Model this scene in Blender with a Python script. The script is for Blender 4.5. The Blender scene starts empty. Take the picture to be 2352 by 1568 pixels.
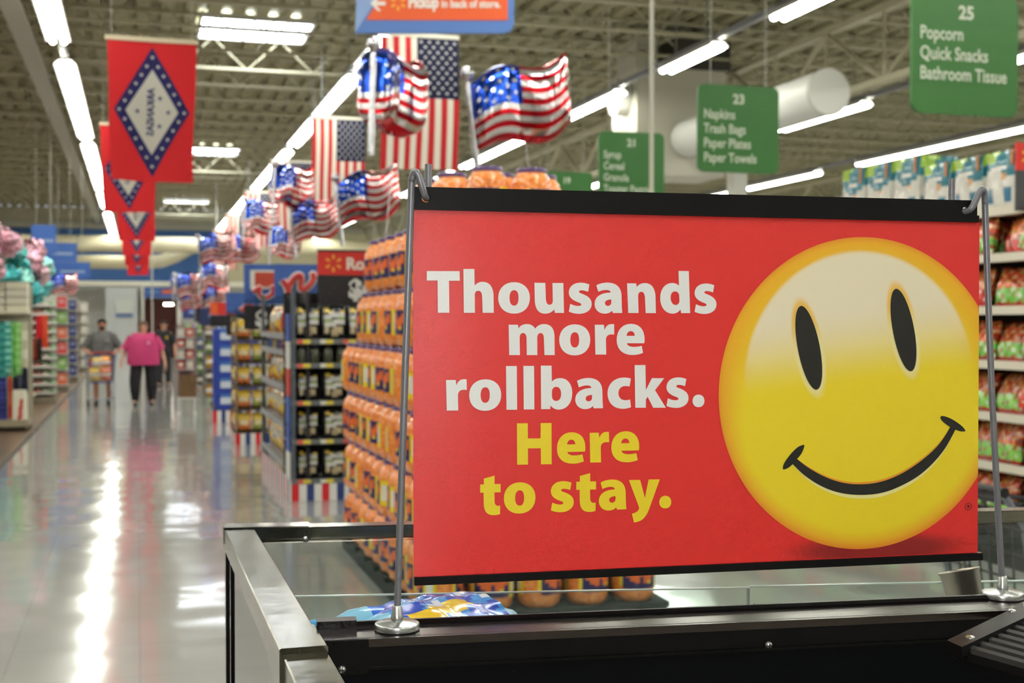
import bpy, bmesh, math, random
from mathutils import Vector, Matrix
random.seed(7)
PI = math.pi
scene = bpy.context.scene
COL = scene.collection

# ------------------------------------------------------------------ camera, light, exposure
CAM_H = 1.65
cam_d = bpy.data.cameras.new('camera')
cam = bpy.data.objects.new('camera', cam_d)
COL.objects.link(cam)
cam.location = (0, 0, CAM_H)
cam.rotation_euler = (math.radians(90 - 0.909), 0, math.radians(-16.481))
cam_d.sensor_width = 22.3
cam_d.lens = 22.3 * 2900 / 2352
cam_d.clip_start = 0.05
cam_d.clip_end = 300
cam_d.dof.use_dof = True
cam_d.dof.focus_distance = 1.33
cam_d.dof.aperture_fstop = 5.6
scene.camera = cam

world = bpy.data.worlds.new('world')
scene.world = world
world.use_nodes = True
world.node_tree.nodes['Background'].inputs[0].default_value = (0.75, 0.85, 1.0, 1)
world.node_tree.nodes['Background'].inputs[1].default_value = 0.6
vs = scene.view_settings
vs.view_transform = 'Standard'
vs.look = 'None'
vs.exposure = 0.0
vs.gamma = 1.0
vs.use_curve_mapping = False
cy = scene.cycles
cy.max_bounces = 5
cy.diffuse_bounces = 3
cy.glossy_bounces = 2
cy.transmission_bounces = 4
cy.transparent_max_bounces = 12
cy.caustics_reflective = False
cy.caustics_refractive = False
cy.use_adaptive_sampling = True
cy.adaptive_threshold = 0.08
cy.adaptive_min_samples = 12
cy.time_limit = 1200
cy.sample_clamp_indirect = 6.0
LAMP = 24.5        # emission of the fluorescent tubes
SKY = 14.0         # emission of the daylight behind the skylight panes

# the flash on the camera: its sheen is on the left of the red sign
fl = bpy.data.lights.new('camera_flash', 'POINT'); fl.energy = 20.0; fl.shadow_soft_size = 0.025; fl.color = (1.0, 0.98, 0.98)
flo = bpy.data.objects.new('camera_flash', fl); COL.objects.link(flo); flo.location = (0.0, -0.02, CAM_H + 0.09)

# ------------------------------------------------------------------ helpers
def lin(c):
    if len(c) == 4: c = c[:3]
    return tuple(((v / 255) / 12.92 if v / 255 <= 0.04045 else ((v / 255 + 0.055) / 1.055) ** 2.4) for v in c) + (1.0,)

MATS = {}
def base_mat(name):
    m = bpy.data.materials.new(name)
    m.use_nodes = True
    MATS[name] = m
    return m, m.node_tree, m.node_tree.nodes['Principled BSDF']

def solid(name, col, rough=0.5, metal=0.0, coat=0.0, spec=0.5, noise=0.0, nscale=20.0):
    if name in MATS: return MATS[name]
    m, nt, p = base_mat(name)
    p.inputs['Base Color'].default_value = lin(col)
    p.inputs['Roughness'].default_value = rough
    p.inputs['Metallic'].default_value = metal
    p.inputs['Coat Weight'].default_value = coat
    p.inputs['Specular IOR Level'].default_value = spec
    if noise:
        n = nt.nodes.new('ShaderNodeTexNoise'); n.inputs['Scale'].default_value = nscale
        n.inputs['Detail'].default_value = 4
        tc = nt.nodes.new('ShaderNodeTexCoord'); nt.links.new(tc.outputs['Object'], n.inputs['Vector'])
        mx = nt.nodes.new('ShaderNodeMix'); mx.data_type = 'RGBA'
        a = lin(col); mx.inputs[6].default_value = tuple(v * (1 - noise) for v in a[:3]) + (1,)
        mx.inputs[7].default_value = tuple(min(1, v * (1 + noise)) for v in a[:3]) + (1,)
        nt.links.new(n.outputs['Fac'], mx.inputs[0]); nt.links.new(mx.outputs[2], p.inputs['Base Color'])
    return m

def printed(name, rough=0.5, metal=0.0, coat=0.0, bump=0.0, bscale=60.0, sheen=0.0, trans=0.0):
    """a finish whose colour is the print carried by the mesh ('Col')"""
    m, nt, p = base_mat(name)
    a = nt.nodes.new('ShaderNodeAttribute'); a.attribute_name = 'Col'
    nt.links.new(a.outputs['Color'], p.inputs['Base Color'])
    p.inputs['Roughness'].default_value = rough
    p.inputs['Metallic'].default_value = metal
    p.inputs['Coat Weight'].default_value = coat
    if bump:
        n = nt.nodes.new('ShaderNodeTexNoise'); n.inputs['Scale'].default_value = bscale
        tc = nt.nodes.new('ShaderNodeTexCoord'); nt.links.new(tc.outputs['Object'], n.inputs['Vector'])
        b = nt.nodes.new('ShaderNodeBump'); b.inputs['Strength'].default_value = bump; b.inputs['Distance'].default_value = 0.02
        nt.links.new(n.outputs['Fac'], b.inputs['Height']); nt.links.new(b.outputs['Normal'], p.inputs['Normal'])
    if trans:
        t = nt.nodes.new('ShaderNodeBsdfTranslucent'); nt.links.new(a.outputs['Color'], t.inputs['Color'])
        mx = nt.nodes.new('ShaderNodeMixShader'); mx.inputs[0].default_value = trans
        out = nt.nodes['Material Output']
        nt.links.new(p.outputs[0], mx.inputs[1]); nt.links.new(t.outputs[0], mx.inputs[2]); nt.links.new(mx.outputs[0], out.inputs[0])
    return m

def emitter(name, col, strength):
    m, nt, p = base_mat(name)
    p.inputs['Base Color'].default_value = lin(col)
    p.inputs['Emission Color'].default_value = lin(col)
    p.inputs['Emission Strength'].default_value = strength
    return m

MATTE = printed('matte_print', 0.75)
SATIN = printed('satin_print', 0.45)
GLOSS = printed('glossy_print', 0.28, coat=0.4)
FILM = printed('plastic_film', 0.25, coat=0.6, bump=0.5, bscale=14)
FOIL = printed('foil', 0.17, metal=0.85, bump=0.3, bscale=9)
CRINKLE = printed('crinkled_foil', 0.16, metal=0.9, bump=1.0, bscale=13)
CLOTH = printed('cloth', 0.9, trans=0.3)
METALP = printed('painted_metal', 0.35, metal=0.25)

class MB:
    def __init__(s): s.v = []; s.f = []; s.c = []
    def add(s, vs, fs, col):
        o = len(s.v); s.v += [tuple(v) for v in vs]
        for i, f in enumerate(fs):
            s.f.append([o + k for k in f]); s.c.append(col[i] if isinstance(col, list) else col)
        return s
    def box(s, c, d, col=(200, 200, 200), rz=0.0, rot=None):
        hx, hy, hz = d[0] / 2, d[1] / 2, d[2] / 2
        vs = [Vector((x * hx, y * hy, z * hz)) for x in (-1, 1) for y in (-1, 1) for z in (-1, 1)]
        M = rot if rot is not None else Matrix.Rotation(rz, 3, 'Z')
        vs = [M @ v + Vector(c) for v in vs]
        return s.add(vs, [(0, 1, 3, 2), (4, 6, 7, 5), (0, 4, 5, 1), (2, 3, 7, 6), (0, 2, 6, 4), (1, 5, 7, 3)], col)
    def cyl(s, p0, p1, r, n=10, col=(200, 200, 200), r2=None, caps=True):
        p0 = Vector(p0); p1 = Vector(p1); d = (p1 - p0).normalized(); r2 = r if r2 is None else r2
        a = d.orthogonal().normalized(); b = d.cross(a); vs = []
        for p, rr in ((p0, r), (p1, r2)):
            for i in range(n):
                t = 2 * PI * i / n; vs.append(p + a * (rr * math.cos(t)) + b * (rr * math.sin(t)))
        fs = [(i, (i + 1) % n, n + (i + 1) % n, n + i) for i in range(n)]
        if caps: fs += [tuple(range(n - 1, -1, -1)), tuple(range(n, 2 * n))]
        return s.add(vs, fs, col)
    def tube(s, pts, r, n=10, col=(200, 200, 200)):
        pts = [Vector(p) for p in pts]; vs = []; a = None
        for i, p in enumerate(pts):
            d = (pts[min(i + 1, len(pts) - 1)] - pts[max(i - 1, 0)]).normalized()
            a = d.orthogonal().normalized() if a is None else (a - d * a.dot(d)).normalized()
            b = d.cross(a)
            for k in range(n):
                t = 2 * PI * k / n; vs.append(p + a * (r * math.cos(t)) + b * (r * math.sin(t)))
        fs = []
        for i in range(len(pts) - 1):
            for k in range(n): fs.append((i * n + k, i * n + (k + 1) % n, (i + 1) * n + (k + 1) % n, (i + 1) * n + k))
        m = len(pts) - 1
        fs += [tuple(range(n - 1, -1, -1)), tuple(range(m * n, m * n + n))]
        return s.add(vs, fs, col)
    def lathe(s, prof, n=16, col=(200, 200, 200), c=(0, 0, 0), M=None, sq=0.0):
        vs = []
        for r, z in prof:
            for i in range(n):
                t = 2 * PI * i / n; k = 1.0
                if sq: k = 1 / max(abs(math.cos(t)), abs(math.sin(t))) ** sq
                v = Vector((r * k * math.cos(t), r * k * math.sin(t), z))
                if M is not None: v = M @ v
                vs.append(v + Vector(c))
        fs = []; cs = []
        for j in range(len(prof) - 1):
            for i in range(n):
                fs.append((j * n + i, j * n + (i + 1) % n, (j + 1) * n + (i + 1) % n, (j + 1) * n + i))
                cs.append(col(j, i) if callable(col) else col)
        return s.add(vs, fs, cs)
    def grid(s, fn, nu, nv, col, wrap=False):
        vs = [fn(i / nu, j / nv) for j in range(nv + 1) for i in range(nu + 1)]
        fs = []; cs = []
        for j in range(nv):
            for i in range(nu):
                a = j * (nu + 1) + i; fs.append((a, a + 1, a + nu + 2, a + nu + 1))
                cs.append(col((i + .5) / nu, (j + .5) / nv) if callable(col) else col)
        return s.add(vs, fs, cs)
    def prism(s, poly, y0, y1, col, fn=None):
        """poly in (x, z), extruded along y"""
        fn = fn or (lambda x, y, z: (x, y, z)); n = len(poly)
        vs = [fn(x, y0, z) for x, z in poly] + [fn(x, y1, z) for x, z in poly]
        fs = [tuple(range(n)), tuple(range(2 * n - 1, n - 1, -1))] + [(i, n + i, n + (i + 1) % n, (i + 1) % n) for i in range(n)]
        return s.add(vs, fs, col)
    def flat(s, v2, fs, fn, col):
        return s.add([fn(x, y) for x, y in v2], fs, col)
    def loft(s, rings, n=16, col=(200, 200, 200), cap=True):
        vs = []
        for (x, y, z, rx, ry) in rings:
            for i in range(n):
                t = 2 * PI * i / n; vs.append((x + rx * math.cos(t), y + ry * math.sin(t), z))
        fs = [(j * n + i, j * n + (i + 1) % n, (j + 1) * n + (i + 1) % n, (j + 1) * n + i) for j in range(len(rings) - 1) for i in range(n)]
        if cap: fs += [tuple(range(n - 1, -1, -1)), tuple(range((len(rings) - 1) * n, len(rings) * n))]
        return s.add(vs, fs, col)
    def mesh(s, name, smooth=False):
        me = bpy.data.meshes.new(name); me.from_pydata(s.v, [], s.f)
        at = me.color_attributes.new('Col', 'FLOAT_COLOR', 'CORNER')
        buf = []; cache = {}
        for f, c in zip(s.f, s.c):
            k = tuple(c)
            if k not in cache: cache[k] = lin(k)
            buf += list(cache[k]) * len(f)
        at.data.foreach_set('color', buf)
        if smooth:
            me.polygons.foreach_set('use_smooth', [True] * len(me.polygons))
            try: me.set_sharp_from_angle(angle=math.radians(42))
            except Exception: pass
        me.update()
        return me
    def build(s, name, mat, parent=None, smooth=False, label=None):
        o = bpy.data.objects.new(name, s.mesh(name, smooth)); COL.objects.link(o)
        o.data.materials.append(MATS[mat] if isinstance(mat, str) else mat)
        o.parent = parent
        if label: o['label'] = label
        return o

def tag(o, label=None, cat=None, group=None, kind=None):
    if label: o['label'] = label
    if cat: o['category'] = cat
    if group: o['group'] = group
    if kind: o['kind'] = kind
    return o
def thing(name, label, cat, loc=(0, 0, 0), rz=0.0, group=None, kind=None):
    o = bpy.data.objects.new(name, None); COL.objects.link(o); o.empty_display_size = 0.1
    o.location = loc; o.rotation_euler = (0, 0, rz)
    return tag(o, label, cat, group, kind)
def struct(o):
    o['kind'] = 'structure'; return o
def copy_tree(root, parent=None):
    r = root.copy(); COL.objects.link(r); r.parent = parent
    for ch in list(root.children): copy_tree(ch, r)
    return r
USED = set()
def place(proto, loc, rz=0.0, label=None, group=None, rx=0.0, ry=0.0, scale=None):
    """the first call moves the prototype itself, later ones copy it with its parts"""
    o = proto if proto.name not in USED else copy_tree(proto)
    USED.add(proto.name)
    o.location = loc; o.rotation_euler = (rx, ry, rz)
    if scale is not None: o.scale = scale if hasattr(scale, '__len__') else (scale,) * 3
    if label: o['label'] = label
    if group: o['group'] = group
    return o

TXT = {}
def text2d(body, size=1.0, bold=0.0, align='LEFT', shear=0.0):
    k = (body, size, bold, align, shear)
    if k not in TXT:
        cu = bpy.data.curves.new('lettering', 'FONT'); cu.body = body; cu.size = size; cu.offset = bold
        cu.align_x = align; cu.resolution_u = 3; cu.shear = shear
        ob = bpy.data.objects.new('lettering', cu)
        me = bpy.data.meshes.new_from_object(ob)
        TXT[k] = ([(v.co.x, v.co.y) for v in me.vertices], [tuple(p.vertices) for p in me.polygons])
        bpy.data.objects.remove(ob); bpy.data.curves.remove(cu); bpy.data.meshes.remove(me)
    return TXT[k]
def fill2d(contours):
    cu = bpy.data.curves.new('outline', 'CURVE'); cu.dimensions = '2D'; cu.fill_mode = 'BOTH'
    for pts in contours:
        sp = cu.splines.new('POLY'); sp.points.add(len(pts) - 1); sp.use_cyclic_u = True
        for p, (x, y) in zip(sp.points, pts): p.co = (x, y, 0, 1)
    ob = bpy.data.objects.new('outline', cu); me = bpy.data.meshes.new_from_object(ob)
    r = ([(v.co.x, v.co.y) for v in me.vertices], [tuple(p.vertices) for p in me.polygons])
    bpy.data.objects.remove(ob); bpy.data.curves.remove(cu); bpy.data.meshes.remove(me)
    return r
def star(cx, cy, r, rot=PI / 2):
    return [(cx + (r if k % 2 == 0 else r * .4) * math.cos(rot + k * PI / 5), cy + (r if k % 2 == 0 else r * .4) * math.sin(rot + k * PI / 5)) for k in range(10)]
def rrect(x0, z0, x1, z1, r, n=6):
    p = []
    for cx, cz, a in ((x1 - r, z1 - r, 0), (x0 + r, z1 - r, PI / 2), (x0 + r, z0 + r, PI), (x1 - r, z0 + r, 1.5 * PI)):
        for k in range(n + 1):
            t = a + PI / 2 * k / n; p.append((cx + r * math.cos(t), cz + r * math.sin(t)))
    return p
ORD = ['first', 'second', 'third', 'fourth', 'fifth', 'sixth', 'seventh', 'eighth', 'ninth', 'tenth', 'eleventh', 'twelfth', 'thirteenth', 'fourteenth', 'fifteenth']
ROWN = ['bottom', 'second lowest', 'third lowest', 'middle', 'third highest', 'second highest', 'topmost']
def ease(a, b, x):
    t = max(0, min(1, (x - a) / (b - a))); return t * t * (3 - 2 * t)

# ------------------------------------------------------------------ surface materials of the room
def floor_mat():
    m, nt, p = base_mat('waxed_floor'); N = nt.nodes.new; L = nt.links.new
    tc = N('ShaderNodeTexCoord')
    br = N('ShaderNodeTexBrick'); br.offset = 0; br.inputs['Scale'].default_value = 1.0
    br.inputs['Brick Width'].default_value = 0.61; br.inputs['Row Height'].default_value = 0.61
    br.inputs['Mortar Size'].default_value = 0.004; br.inputs['Mortar Smooth'].default_value = 0.3
    br.inputs['Color1'].default_value = lin((186, 185, 180)); br.inputs['Color2'].default_value = lin((182, 181, 177)); br.inputs['Mortar'].default_value = lin((172, 170, 166))
    L(tc.outputs['Object'], br.inputs['Vector'])
    n = N('ShaderNodeTexNoise'); n.inputs['Scale'].default_value = 0.9; n.inputs['Detail'].default_value = 5
    L(tc.outputs['Object'], n.inputs['Vector'])
    mx = N('ShaderNodeMix'); mx.data_type = 'RGBA'; mx.blend_type = 'MULTIPLY'; mx.inputs[0].default_value = 0.25
    L(br.outputs['Color'], mx.inputs[6]); L(n.outputs['Fac'], mx.inputs[7])
    L(mx.outputs[2], p.inputs['Base Color'])
    p.inputs['Roughness'].default_value = 0.13
    p.inputs['Specular IOR Level'].default_value = 0.6
    p.inputs['Coat Weight'].default_value = 0.5; p.inputs['Coat Roughness'].default_value = 0.06
    n2 = N('ShaderNodeTexNoise'); n2.inputs['Scale'].default_value = 1.7; n2.inputs['Detail'].default_value = 1
    L(tc.outputs['Object'], n2.inputs['Vector'])
    b = N('ShaderNodeBump'); b.inputs['Strength'].default_value = 0.085; b.inputs['Distance'].default_value = 0.1
    L(n2.outputs['Fac'], b.inputs['Height']); L(b.outputs['Normal'], p.inputs['Normal']); L(b.outputs['Normal'], p.inputs['Coat Normal'])
    return m
FLOOR = floor_mat()
def wood_mat():
    m, nt, p = base_mat('brown_plank_floor'); N = nt.nodes.new; L = nt.links.new
    tc = N('ShaderNodeTexCoord'); w = N('ShaderNodeTexNoise'); mp = N('ShaderNodeMapping'); mp.inputs['Scale'].default_value = (1, 12, 1)
    L(tc.outputs['Object'], mp.inputs[0]); L(mp.outputs[0], w.inputs['Vector']); w.inputs['Scale'].default_value = 1.5
    cr = N('ShaderNodeValToRGB'); cr.color_ramp.elements[0].color = lin((78, 60, 44)); cr.color_ramp.elements[1].color = lin((118, 95, 70))
    L(w.outputs['Fac'], cr.inputs[0]); L(cr.outputs[0], p.inputs['Base Color']); p.inputs['Roughness'].default_value = 0.3
    return m
WOOD = wood_mat()
DECK = solid('roof_deck', (158, 153, 120), 0.6, noise=0.18, nscale=1.2)
STEEL = solid('joist_paint', (182, 177, 148), 0.5, noise=0.1, nscale=3)
WHITE = solid('white_enamel', (228, 228, 222), 0.4)
WALLW = solid('wall_paint', (196, 196, 190), 0.8, noise=0.04, nscale=2)
WALLB = solid('blue_wall_paint', (62, 104, 165), 0.7, noise=0.05, nscale=2)
CREAM = solid('cream_paint', (212, 205, 172), 0.5, noise=0.05, nscale=2)
TUBE = emitter('fluorescent_tube', (255, 255, 244), LAMP)
PANE = emitter('skylight_daylight', (240, 247, 255), SKY)

# ------------------------------------------------------------------ shell
XL, XR, Y0, Y1, ZC = -16.0, 36.0, -12.0, 63.0, 7.0
struct(MB().box(((XR - 1.5) / 2, (Y0 + Y1) / 2, -0.05), (XR + 1.5, Y1 - Y0, 0.1)).build('floor', FLOOR))
struct(MB().box(((XL - 1.5) / 2, (Y0 + Y1) / 2, -0.05), (-1.5 - XL, Y1 - Y0, 0.1)).build('floor_wood', WOOD))
struct(MB().box((-1.5, (Y0 + Y1) / 2, 0.002), (0.05, Y1 - Y0, 0.012), (60, 52, 46)).build('trim_1', MATTE))
struct(MB().box((XL - .1, (Y0 + Y1) / 2, ZC / 2), (.2, Y1 - Y0, ZC)).build('wall_left', WALLW))
struct(MB().box((XR + .1, (Y0 + Y1) / 2, ZC / 2), (.2, Y1 - Y0, ZC)).build('wall_right', WALLW))
struct(MB().box(((XL + XR) / 2, Y0 - .1, ZC / 2), (XR - XL, .2, ZC)).build('wall_front', WALLW))
bw = struct(MB().box(((XL + XR) / 2, Y1 + .1, ZC / 2), (XR - XL, .2, ZC)).build('wall_back', WALLW))
# blue band with pale ledges across the back wall
MB().box(((XL + 4.2) / 2, Y1 - .06, 4.75), (4.2 - XL, .12, 2.55)).build('fascia', WALLB, bw)
MB().box(((4.2 + XR) / 2, Y1 - .06, 4.75), (XR - 4.2, .12, 2.55)).build('fascia', CREAM, bw)
MB().box((-1.9 + 3.0, Y1 - 1.0, 3.42), (9.2, .9, .22), (226, 224, 206)).build('soffit', SATIN, bw)
MB().box(((XL + XR) / 2, Y1 - .1, 6.15), (XR - XL, .16, .1), (205, 200, 180)).build('ledge', SATIN, bw)
# corrugated deck, ribs running down the store
mb = MB(); per = 0.4; n = int((XR - XL) / per); prof = []
for i in range(n):
    x = XL + i * per
    prof += [(x, ZC), (x + .2, ZC), (x + .24, ZC + .08), (x + .36, ZC + .08)]
prof.append((XL + n * per, ZC))
vs_ = [(x, Y0, z) for x, z in prof] + [(x, Y1, z) for x, z in prof]; k = len(prof)
mb.add(vs_, [(i, i + 1, k + i + 1, k + i) for i in range(k - 1)], (150, 145, 120))
ceil = struct(mb.build('ceiling', DECK))
# open-web joists across the store
mb = MB(); dz = .62
for z, h in ((ZC - .03, .06), (ZC - dz, .05)): mb.box(((XL + XR) / 2, 0, z), (XR - XL, .1, h))
x = XL; up = True
while x < XR - .6:
    a = (x, 0, ZC - .05 if up else ZC - dz); b = (x + .62, 0, ZC - dz if up else ZC - .05)
    mb.cyl(a, b, .018, 4, caps=False); x += .62; up = not up
jm = mb.mesh('joist'); jm.materials.append(STEEL)
y = Y0 + 1.0
while y < Y1:
    o = bpy.data.objects.new('joist', jm); COL.objects.link(o); o.location = (0, y, 0); o.parent = ceil; y += 1.68
# girders running down the store
mb = MB()
for z, h in ((ZC - .68, .1), (ZC - 1.75, .1)): mb.box((0, (Y0 + Y1) / 2, z), (.16, Y1 - Y0, h))
y = Y0; up = True
while y < Y1 - 1.7:
    mb.cyl((0, y, ZC - .7 if up else ZC - 1.75), (0, y + 1.68, ZC - 1.75 if up else ZC - .7), .045, 6, caps=False)
    mb.cyl((0, y, ZC - .7), (0, y, ZC - 1.75), .03, 6, caps=False); y += 1.68; up = not up
gm = mb.mesh('girder'); gm.materials.append(STEEL)
for gx in (-8.0, 10.7, 22.0):
    o = bpy.data.objects.new('girder', gm); COL.objects.link(o); o.location = (gx, 0, 0); o.parent = ceil
cm = MB().box((0, 0, (ZC - 1.8) / 2), (.28, .28, ZC - 1.8), (224, 222, 214)).box((0, 0, .25), (.36, .36, .5), (200, 60, 40)).mesh('column'); cm.materials.append(SATIN)
for i, (gx, gy) in enumerate([(10.7, 21.4), (10.7, 38.0), (22.0, 30.0), (-8.0, 28.0), (-8.0, 45.0)]):
    o = bpy.data.objects.new('trim_column', cm); COL.objects.link(o); o.location = (gx, gy, 0); struct(o)

MB().box((-1.78, (Y0 + Y1) / 2, ZC - .70), (.30, Y1 - Y0, .06), (196, 194, 182)).build('cable_tray', SATIN, ceil)

# ------------------------------------------------------------------ strip lights
def strip(Xr, ya, yb, lab):
    t = thing('strip_light', lab, 'light', (Xr, ya, 5.6), 0, 'fluorescent strip lights under the roof')
    L = yb - ya
    MB().prism([(-.17, .02), (-.1, .11), (.1, .11), (.17, .02), (.15, .02), (.08, .08), (-.08, .08), (-.15, .02)], 0, L, (235, 235, 230)).build('housing', SATIN, t)
    for sx in (-.075, .075):
        MB().cyl((sx, .03, .02), (sx, L - .03, .02), .045, 6, caps=False).build('tube', TUBE, t)
    for yy in (.4, L - .4):
        MB().cyl((0, yy, .1), (0, yy, ZC - 5.6), .012, 5, (150, 150, 145)).build('hanger', MATTE, t)
ROWS = {-1.07: ('left of the aisle flags', [(-9, -1), (1, 9), (11, 19.1), (20.7, 28.9), (30.0, 40.3), (41.2, 46.3), (49, 61)]),
        3.38: ('above the national flags', [(-9, -1), (1, 9), (12, 19.6), (20.6, 24.6), (25.3, 28.8), (30, 38.5), (40.4, 48), (50, 60)]),
        8.05: ('over the green aisle signs', [(-9, -1), (2, 8), (9.4, 11.9), (12.6, 14.95), (16.7, 18.6), (20.6, 23.5), (25, 31.6), (33, 39.3), (42, 60)]),
        12.8: ('beyond the round duct', [(-9, 0), (3, 12), (14, 18), (20.4, 23.6), (26, 36), (40, 60)]),
        17.5: ('over the paper towel packs', [(-9, 2), (6, 18), (20, 28.2), (30.2, 34.4), (35.2, 44), (47, 60)]),
        22.2: ('far off over the grocery side', [(0, 14), (18, 30), (34, 58)]),
        26.9: ('furthest off over the grocery side', [(0, 14), (18, 30), (34, 58)]),
        -5.7: ('over the clothing racks', [(-9, -1), (2, 11), (13, 22), (25, 34), (36, 46), (49, 60)]),
        -10.4: ('behind the clothing racks', [(0, 14), (18, 30), (34, 58)])}
for Xr, (where, segs) in ROWS.items():
    for i, (a, b) in enumerate(segs):
        strip(Xr, a, b, 'white fluorescent strip light %s, %s in its row' % (where, ORD[i]))
    ch = MB().box((0, 25, 0), (.09, 70, .09), (128, 128, 132)).build('lighting_channel', SATIN)
    ch.location = (Xr, 0, 5.76)
    tag(ch, 'thin grey metal channel carrying the lamp row %s' % where, 'light channel', 'lamp channels')

# ------------------------------------------------------------------ skylights
for i, sy in enumerate((6.5, 23.4, 40.4, 57.3)):
    t = thing('skylight', ['skylight pane overhead near the entrance', 'largest bright skylight beside the first red flag', 'middle bright skylight behind the red flag', 'small furthest bright skylight above the aisle'][i], 'skylight', (2.05, sy, ZC - .04), 0, 'roof skylights')
    fr = MB()
    for xx in (-.98, .98): fr.box((xx, 0, 0), (.05, 1.7, .1))
    for yy in (-.84, .84): fr.box((0, yy, 0), (2.0, .05, .1))
    fr.build('frame', WHITE, t)
    for kx in range(5):
        MB().box((-.76 + .38 * kx, 0, .01), (.35, 1.6, .02)).build('pane', PANE, t)

# ------------------------------------------------------------------ ducts and heating unit under the roof
def duct(name, lab, path, r, mat, cap=True):
    t = thing(name, lab, 'duct', path[0])
    o = Vector(path[0]); loc = [Vector(p) - o for p in path]
    MB().tube(loc, r, 20, (222, 221, 214)).build('pipe', mat, t, True)
    for a in range(len(loc) - 1):
        d = loc[a + 1] - loc[a]; m = int(d.length / 3) + 1
        for q in range(m):
            p = loc[a] + d * ((q + .02) / m); u = d.normalized()
            MB().cyl(p - u * .02, p + u * .02, r * 1.04, 20, (205, 204, 196)).build('seam_band', SATIN, t)
    return t
duct('round_duct', 'white round duct with a flat end cap beside aisle sign 23', [(9.45, 16.0, 4.92), (9.45, 20.85, 4.92)], .33, WHITE)
dd = [(-7.7, 58.2, 5.05), (10.4, 58.2, 5.05)]
duct('cream_duct', 'straight cream duct running across the far end below the roof', dd, .36, CREAM)
cv = [(-8 + i * 0.6, 59.4, 4.3) for i in range(16)] + [(1.9 + .9 * math.sin(a * .3), 59.4, 4.3 - .5 + .5 * math.cos(a * .3) if a < 5 else 4.3) for a in range(3)]
cv = [(-8, 59.4, 4.3), (0.2, 59.4, 4.3), (1.0, 59.4, 4.38), (1.6, 59.4, 4.6), (2.2, 59.4, 4.95), (2.8, 59.4, 5.2), (3.4, 59.4, 5.3)]
duct('bent_duct', 'lower cream duct bending upward in front of the blue back wall', cv, .3, CREAM)
t = thing('heating_unit', 'big white box unit with dark grille hanging behind aisle sign 23', 'heater', (9.35, 20.9, 0))
MB().box((0, 0.6, 5.22), (1.72, 1.2, 1.9), (204, 200, 184)).build('casing', SATIN, t)
MB().box((.4, .55, 6.45), (1.1, 1.15, .52), (70, 66, 58)).build('grille', SATIN, t)
MB().box((-.62, .6, 6.45), (.4, 1.0, .55), (190, 186, 172)).build('collar', SATIN, t)
MB().cyl((-.86, .55, 5.7), (-1.08, .55, 5.7), .33, 18, (232, 232, 226)).build('outlet', SATIN, t, True)
for xx in (-.7, .7): MB().cyl((xx, .6, 6.1), (xx, .6, ZC), .015, 5, (140, 138, 130)).build('hanger', MATTE, t)
# slim power pole
p = MB().cyl((0, 0, 0), (0, 0, ZC - .6), .022, 8, (206, 203, 188)).cyl((0, 0, 0), (0, 0, .03), .07, 12, (206, 203, 188)).build('power_pole', SATIN)
p.location = (4.68, 11.15, 0); tag(p, 'slim white pole rising to the roof in front of aisle sign 21', 'pole')
for i, (x, y) in enumerate([(0.55, 54.0), (2.55, 44.0)]):
    p = MB().cyl((0, 0, 0), (0, 0, ZC - .6), .03, 8, (190, 190, 180)).cyl((0, 0, 0), (0, 0, .03), .08, 12, (190, 190, 180)).build('power_pole', SATIN)
    p.location = (x, y, 0); tag(p, ['thin grey pole standing far off in front of the back doorway', 'thin grey pole far off behind the flag balloons'][i], 'pole')

# ------------------------------------------------------------------ doorway at the far end
t = struct(thing('door_1', 'dark red doorway under a blue sign at the far end', None, (1.05, 61.2, 0)))
MB().box((-.05, 1.2, 1.35), (1.5, .1, 2.7), (70, 22, 18)).build('opening', MATTE, t)
for sx in (-.85, .78): MB().box((sx, .6, 1.65), (.14, .5, 3.3), (220, 218, 205)).build('jamb', SATIN, t)
MB().box((-.03, .3, 3.0), (1.5, .1, .5), (52, 84, 150)).build('sign_board', SATIN, t)
MB().box((.28, .24, 3.04), (.52, .02, .18), (205, 96, 62)).build('sign_lettering', SATIN, t)
MB().box((-.36, .24, 3.04), (.5, .02, .1), (96, 130, 180)).build('sign_lettering', SATIN, t)
o = MB().cyl((0, 0, 0), (.42, 0, 0), .05, 8).build('wall_lamp', emitter('doorway_lamp', (255, 250, 225), 14), None)
o.location = (1.15, 61.35, 2.45); tag(o, 'short glowing tube lamp inside the dark red doorway', 'light')
o = MB().box((0, 0, 0), (1.4, .1, 3.2), (188, 192, 192)).build('partition_panel', SATIN, None)
o.location = (-.75, 61.0, 1.6); tag(o, 'plain pale grey partition to the left of the dark red doorway', 'partition')
o = MB().box((0, 0, 0), (.75, .04, .62), (196, 202, 196)).box((0, -.03, -.42), (.75, .03, .16), (96, 118, 160)).build('notice_board', SATIN, None)
o.location = (-.62, 60.9, 2.35); tag(o, 'pale notice with a blue lower strip on the far grey partition', 'notice')

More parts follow.
